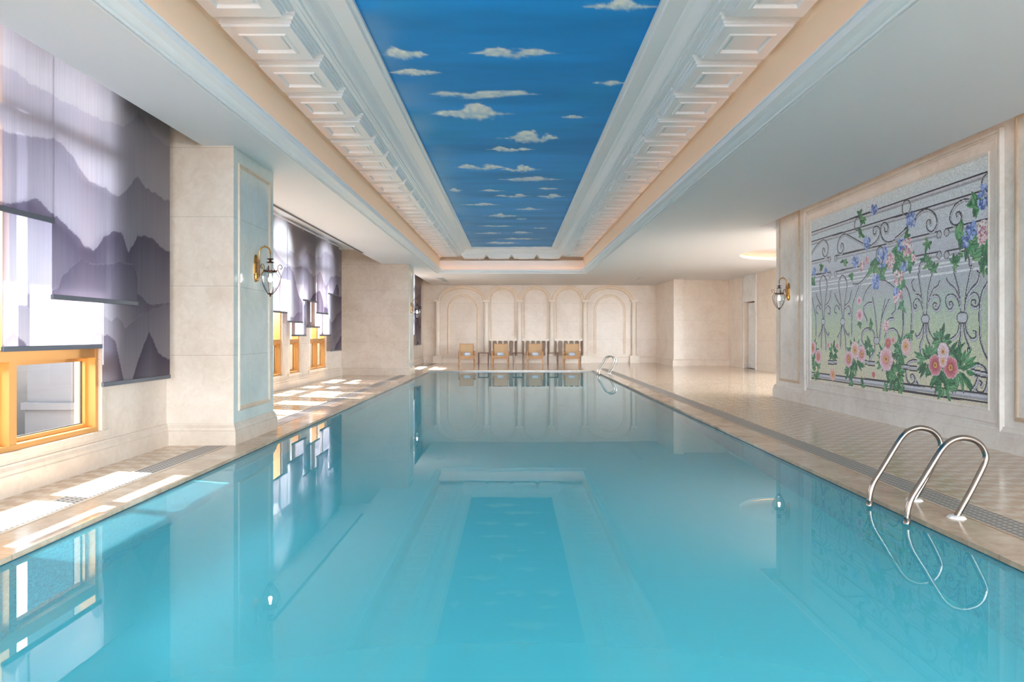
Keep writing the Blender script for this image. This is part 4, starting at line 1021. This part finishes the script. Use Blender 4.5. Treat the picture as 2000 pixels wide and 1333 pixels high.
for i in (1, 2, 3):
    xa, xb = COLX[i] + .13, COLX[i + 1] - .13; xc = (xa + xb) / 2; hw = (xb - xa) / 2
    t = empty('balustrade', (xc, YF - .1, 0)); MB().box(-hw, hw, -.10, .099, .99, 1.03).box(-hw - .01, hw + .01, -.12, .099, 1.03, 1.07).build('handrail', M_ARCADE, t)
    MB().box(-hw + .09, hw - .09, -.10, .05, .29, .32).box(-hw + .09, hw - .09, -.08, .05, 0, .29).build('plinth', M_ARCADE, t)
    for j in range(5):
        x = -hw + .12 + j * (2 * hw - .24) / 4
        MB().box(-.05, .05, -.05, .05, .32, .35).lathe([(.04, .35), (.028, .38), (.035, .41), (.058, .50), (.055, .56), (.03, .70), (.024, .84), (.04, .86), (.024, .88), (.035, .92), (.05, .96)], n=16).box(-.05, .05, -.05, .05, .96, .99).build('baluster', M_ARCADE, t, loc=(x, 0, 0))
    tag(t, bl[i - 1], 'balustrade', 'balustrades on the far wall')

# ------------------------------------------------------------------ chairs, towels, side tables
def chair():
    t = empty('lounge_armchair', (0, 0, 0))
    for sx in (-1, 1):
        m = MB(); m.bar((sx * .325, -.30, 0), (sx * .325, -.30, .54), .05, .055, (0, 1, 0)); m.build('leg', M_WOOD, t, bevel=.006)
        m = MB(); m.bar((sx * .325, .34, 0), (sx * .325, .28, .54), .05, .055, (0, 1, 0)); m.build('leg', M_WOOD, t, bevel=.006)
        m = MB(); m.box(sx * .325 - .035, sx * .325 + .035, -.34, .34, .54, .57); m.build('armrest', M_WOOD, t, bevel=.008)
        MB().box(sx * .325 - .014, sx * .325 + .014, -.275, .26, .24, .33).build('side_rail', M_WOOD, t)
    MB().box(-.30, .30, -.33, -.29, .24, .33).build('front_rail', M_WOOD, t, bevel=.005)
    m = MB(); m.add([(-.30, -.32, .335), (.30, -.32, .335), (.30, .26, .29), (-.30, .26, .29), (-.30, -.32, .38), (.30, -.32, .38), (.30, .26, .33), (-.30, .26, .33)], [(0, 3, 2, 1), (4, 5, 6, 7), (0, 1, 5, 4), (1, 2, 6, 5), (2, 3, 7, 6), (3, 0, 4, 7)])
    m.build('seat', M_WEAVE, t, bevel=.015)
    bk = MB(); z0, z1 = .33, .88
    n = 8
    vs_ = []
    for i in range(n + 1):
        for (yy) in (0, .035):
            x = -.27 + .54 * i / n; bow = .03 * (1 - (2 * i / n - 1) ** 2)
            vs_ += [(x, .26 + yy + bow, z0), (x, .40 + yy + bow, z1 - .02 * (1 - (2 * i / n - 1) ** 2))]
    fs = []
    for i in range(n):
        b = i * 4; c = b + 4; fs += [(b, b + 1, c + 1, c), (b + 2, c + 2, c + 3, b + 3), (b + 1, b + 3, c + 3, c + 1), (b, c, c + 2, b + 2)]
    fs += [(0, 2, 3, 1), (n * 4, n * 4 + 1, n * 4 + 3, n * 4 + 2)]
    bk.add(vs_, fs); b_ = bk.build('backrest', M_WEAVE, t)
    fm = MB()
    for sx in (-1, 1): fm.bar((sx * .285, .265, .30), (sx * .285, .42, .875), .035, .045, (0, 1, 0))
    fm.tube([(-.285, .415, .865), (-.1, .442, .85), (.1, .442, .85), (.285, .415, .865)], .02, 8)
    fm.build('back_frame', M_WOOD, t)
    return t
cl = ['tan woven wooden armchair standing alone at the left in front of the blank arched panel', 'tan woven wooden armchair second from the left before the first balustrade', 'tan woven wooden armchair third from the left before the middle balustrade', 'tan woven wooden armchair at the right end of the row']
tl = ['rolled towel with a lilac tint on the leftmost armchair', 'rolled blue towel on the armchair second from the left', 'rolled towel on the armchair third from the left', 'rolled towel on the rightmost armchair']
ch0 = chair(); first = True; tw0 = None
for (x, rz), l, l2 in zip(((-1.95, 7), (-.54, -3), (.937, -3), (2.484, -9)), cl, tl):
    c = ch0 if first else copy_tree(ch0); first = False
    Y = 28.98; c.location = (x, Y, .0); c.rotation_euler = (0, 0, R(rz)); tag(c, l, 'chair', 'woven armchairs along the far end of the pool')
    if tw0 is None:
        tw0 = empty('rolled_towel', (0, 0, 0))
        m = MB(); m.tube([(-.13, 0, 0), (.13, 0, 0)], .07, 20, caps=True); m.build('roll', M_TOWEL, tw0, bevel=.012)
        m = MB(); sp = [(.13 + .006, .052 * (1 - a / 16) * math.cos(a), .052 * (1 - a / 16) * math.sin(a)) for a in np.linspace(0, 15, 60)]
        m.tube([(-p[0], p[1], p[2]) for p in sp], .006, 6); m.build('spiral_end', M_TOWELW, tw0); k_ = tw0
    else: k_ = copy_tree(tw0)
    k_.location = (x, Y - .10, .438); k_.rotation_euler = (0, R(2.0), R(24)); tag(k_, l2, 'towel', 'rolled towels on the armchairs')
tb = None
for x, l in ((-1.26, 'small dark wooden side table right of the leftmost armchair'), (.215, 'small dark wooden side table between the second and third armchairs'), (1.70, 'small dark wooden side table left of the rightmost armchair')):
    if tb is None:
        tb = empty('side_table', (x, 29.1, 0)); MB().box(-.23, .23, -.23, .23, .475, .50).build('table_top', M_DARKWOOD, tb, bevel=.004)
        for sx in (-1, 1):
            for sy in (-1, 1): MB().bar((sx * .205, sy * .205, 0), (sx * .205, sy * .205, .475), .034, .034).build('leg', M_DARKWOOD, tb)
        t = tb
    else: t = copy_tree(tb); t.location = (x, 29.1, 0)
    tag(t, l, 'side table', 'side tables between the armchairs')

# ------------------------------------------------------------------ ladders
def crom(P, n=8):
    P = [np.array(p, float) for p in P]; P = [2 * P[0] - P[1]] + P + [2 * P[-1] - P[-2]]; out = []
    for i in range(1, len(P) - 2):
        a, b, c, d = P[i - 1:i + 3]
        for t in np.linspace(0, 1, n, endpoint=False): out.append(.5 * ((2 * b) + (-a + c) * t + (2 * a - 5 * b + 4 * c - d) * t * t + (-a + 3 * b - 3 * c + d) * t ** 3))
    out.append(P[-2]); return out
def ladder(yc, gap, label):
    t = empty('pool_ladder', (PR, yc, 0))
    xz = [(3.122, 0.006), (3.14, .04), (3.215, .175), (3.29, .32), (3.325, .40), (3.328, .45), (3.30, .51), (3.245, .552), (3.165, .567), (3.09, .548), (3.03, .50), (2.97, .41), (2.885, .27), (2.812, .152), (2.788, .09), (2.776, .03), (2.770, -.1), (2.762, -.35), (2.757, -.7), (2.755, -1.0)]
    for s in (-1, 1):
        pts = crom([(x - PR, s * gap / 2, z) for x, z in xz], 6)
        r_ = MB().tube(pts, .021, 16).build('rail', M_STEEL, t)
        MB().lathe([(.0, .022), (.03, .022), (.05, .018), (.06, .008), (.062, .0035)], (3.122 - PR, s * gap / 2, 0), 24).build('flange', M_FLANGE, t)
        MB().tube([(2.772 - PR, s * gap / 2, -.12), (2.771 - PR, s * gap / 2, -.05), (2.775 - PR, s * gap / 2, .005)], .0235, 16).build('sleeve', M_STEEL, t)
    for z in (-.22, -.48, -.74, -.98):
        MB().box(-.155, -.065, -gap / 2, gap / 2, z - .012, z + .012).build('step', M_TREAD, t, bevel=.004)
    tag(t, label, 'pool ladder', 'stainless pool ladders'); return t
ladder(5.06, .505, 'large stainless steel pool ladder handrails in the right foreground')
ladder(22.25, .505, 'small distant stainless steel pool ladder at the far right corner of the pool')

# ------------------------------------------------------------------ wall sconces
def sconce():
    t = empty('wall_sconce', (0, 0, 0))
    pl = MB(); pts = []
    outl = [(0, 2.305), (.02, 2.29), (.036, 2.26), (.044, 2.225), (.036, 2.20), (.044, 2.19), (.044, 2.06), (.036, 2.05), (.044, 2.035), (.034, 1.99), (.018, 1.965), (0, 1.955)]
    ol = outl + [(-a, b) for a, b in outl[::-1][1:-1]]
    n = len(ol); vs_ = [(.0, a, b) for a, b in ol] + [(.02, a, b) for a, b in ol] + [(.03, a * .7, 2.13 + (b - 2.13) * .85) for a, b in ol]
    fs = [(i, (i + 1) % n, n + (i + 1) % n, n + i) for i in range(n)] + [(n + i, n + (i + 1) % n, 2 * n + (i + 1) % n, 2 * n + i) for i in range(n)] + [tuple(range(2 * n, 3 * n)), tuple(range(n))[::-1]]
    pl.add(vs_, fs); pl.ball((.03, 0, 1.985), .018).build('backplate', M_BRASS, t)
    am = MB(); am.tube([(.03, 0, 2.20), (.055, 0, 2.20)], .008, 10); am.tube([(.03, 0, 2.06), (.055, 0, 2.06)], .008, 10)
    path = [(.055, 0, 2.03), (.055, 0, 2.33)] + [(.125 - .07 * math.cos(a), 0, 2.33 + .075 * math.sin(a)) for a in np.linspace(.2, PI, 12)]
    am.tube(path, .0095, 12); am.ball((.055, 0, 2.02), .014); am.ball((.055, 0, 2.235), .016, (1, 1, .6)); am.ball((.125, 0, 2.415), .008, (.6, .6, 1.8)); am.ball((.195, 0, 2.32), .013)
    am.tube(crom([(.062, 0, 2.05), (.10, 0, 2.09), (.098, 0, 2.15), (.075, 0, 2.165), (.072, 0, 2.14)], 6), .005, 8)
    am.build('arm', M_BRASS, t)
    c = (.195, 0, 0); ch = MB()
    for i in range(3): ch.tube([(.195 + .006 * math.cos(a) * (i % 2), .006 * math.cos(a) * ((i + 1) % 2), 2.30 - .018 * i + .011 * math.sin(a)) for a in np.linspace(0, 2 * PI, 10)[:-1]], .0022, 6, closed=True)
    ch.build('chain', M_BRONZE, t)
    cp = MB(); cp.lathe([(.0, 2.26), (.012, 2.258), (.045, 2.252), (.047, 2.247), (.014, 2.236), (.012, 2.222), (.05, 2.206), (.052, 2.20), (.036, 2.198)], c, 24); cp.build('cap', M_BRONZE, t)
    ng = MB(); ng.lathe([(.036, 2.198), (.040, 2.17), (.050, 2.13), (.066, 2.095)], c, 24); ng.build('upper_glass', M_LAMPGLASS, t)
    cr = MB(); cr.lathe([(.066, 2.095), (.080, 2.100), (.084, 2.092), (.080, 2.084), (.07, 2.084)], c, 32)
    for i in range(12):
        a = 2 * PI * i / 12; cr.ball((.195 + .08 * math.cos(a), .08 * math.sin(a), 2.104), .007, n=8, m=6)
    cr.build('crown_band', M_BRONZE, t)
    gl = MB(); prof = [(.074, 2.084), (.098, 2.06), (.110, 2.03), (.113, 2.0), (.108, 1.96), (.092, 1.91), (.068, 1.86), (.045, 1.825), (.034, 1.812)]
    n = 48; vs_ = []
    for r, z in prof:
        for k in range(n): a = 2 * PI * k / n; q = r * (1 + .03 * math.cos(a * 12)); vs_.append((.195 + q * math.cos(a), q * math.sin(a), z))
    fs = [(i * n + k, i * n + (k + 1) % n, (i + 1) * n + (k + 1) % n, (i + 1) * n + k) for i in range(len(prof) - 1) for k in range(n)]
    gl.add(vs_, fs, True); gl.build('lamp_glass', M_LAMPGLASS, t)
    fn = MB(); fn.lathe([(.036, 1.815), (.038, 1.806), (.02, 1.798), (.008, 1.79), (.012, 1.782), (.006, 1.772), (0, 1.768)], c, 20); fn.build('finial', M_BRONZE, t)
    for a in (0, 2 * PI / 3, 4 * PI / 3):
        pr = [(.036, 1.812), (.06, 1.835), (.09, 1.88), (.118, 1.94), (.132, 2.0), (.134, 2.03), (.118, 2.065), (.098, 2.10), (.094, 2.14), (.11, 2.17), (.136, 2.17), (.15, 2.145), (.14, 2.12), (.12, 2.125)]
        MB().tube(crom([(.195 + r * math.cos(a), r * math.sin(a), z) for r, z in pr], 5), .0042, 8).build('scroll_strap', M_BRONZE, t)
    b = MB(); b.lathe([(0, 2.06), (.014, 2.055), (.014, 2.03), (.02, 2.01), (.026, 1.985), (.02, 1.962), (0, 1.955)], c, 16); b.build('bulb', M_BULB, t)
    return t
s0 = sconce(); s0.location = (-3.27, 8.65, 0); tag(s0, 'large brass lantern sconce on the nearest left marble pillar', 'wall lamp', 'brass lantern sconces')
s1 = copy_tree(s0); s1.location = (-3.28, 21.95, 0); tag(s1, 'small distant brass lantern sconce on the second left pillar', 'wall lamp', 'brass lantern sconces')
s2 = copy_tree(s0); s2.location = (XR, 13.48, 0); s2.rotation_euler = (0, 0, PI); tag(s2, 'brass lantern sconce on the right wall beside the mosaic', 'wall lamp', 'brass lantern sconces')

# daylight portals in the window openings and the added off-view openings
for (a, b, c, d, e_) in B1 + B3: area('window_portal', (XW1 - .3, (a + b) / 2, (c + d) / 2), (0, R(-90), 0), d - c, b - a, 1, portal=True)
for (a, b, c, d, e_) in B2: area('window_portal', (XW2 - .3, (a + b) / 2, (c + d) / 2), (0, R(-90), 0), d - c, b - a, 1, portal=True)
area('window_portal', (.8, YB - .3, 1.85), (R(90), 0, 0), 8.8, 3.2, 1, portal=True)
area('window_portal', (7.3, 13.9, 1.85), (R(90), 0, 0), 2.6, 3.0, 1, portal=True)
area('window_portal', (XR + .2, -2.9, 1.85), (0, R(90), 0), 3.1, 7.6, 1, portal=True)
area('window_portal', (10.3, 18.1, 1.45), (0, R(90), 0), 2.3, 7.0, 1, portal=True)
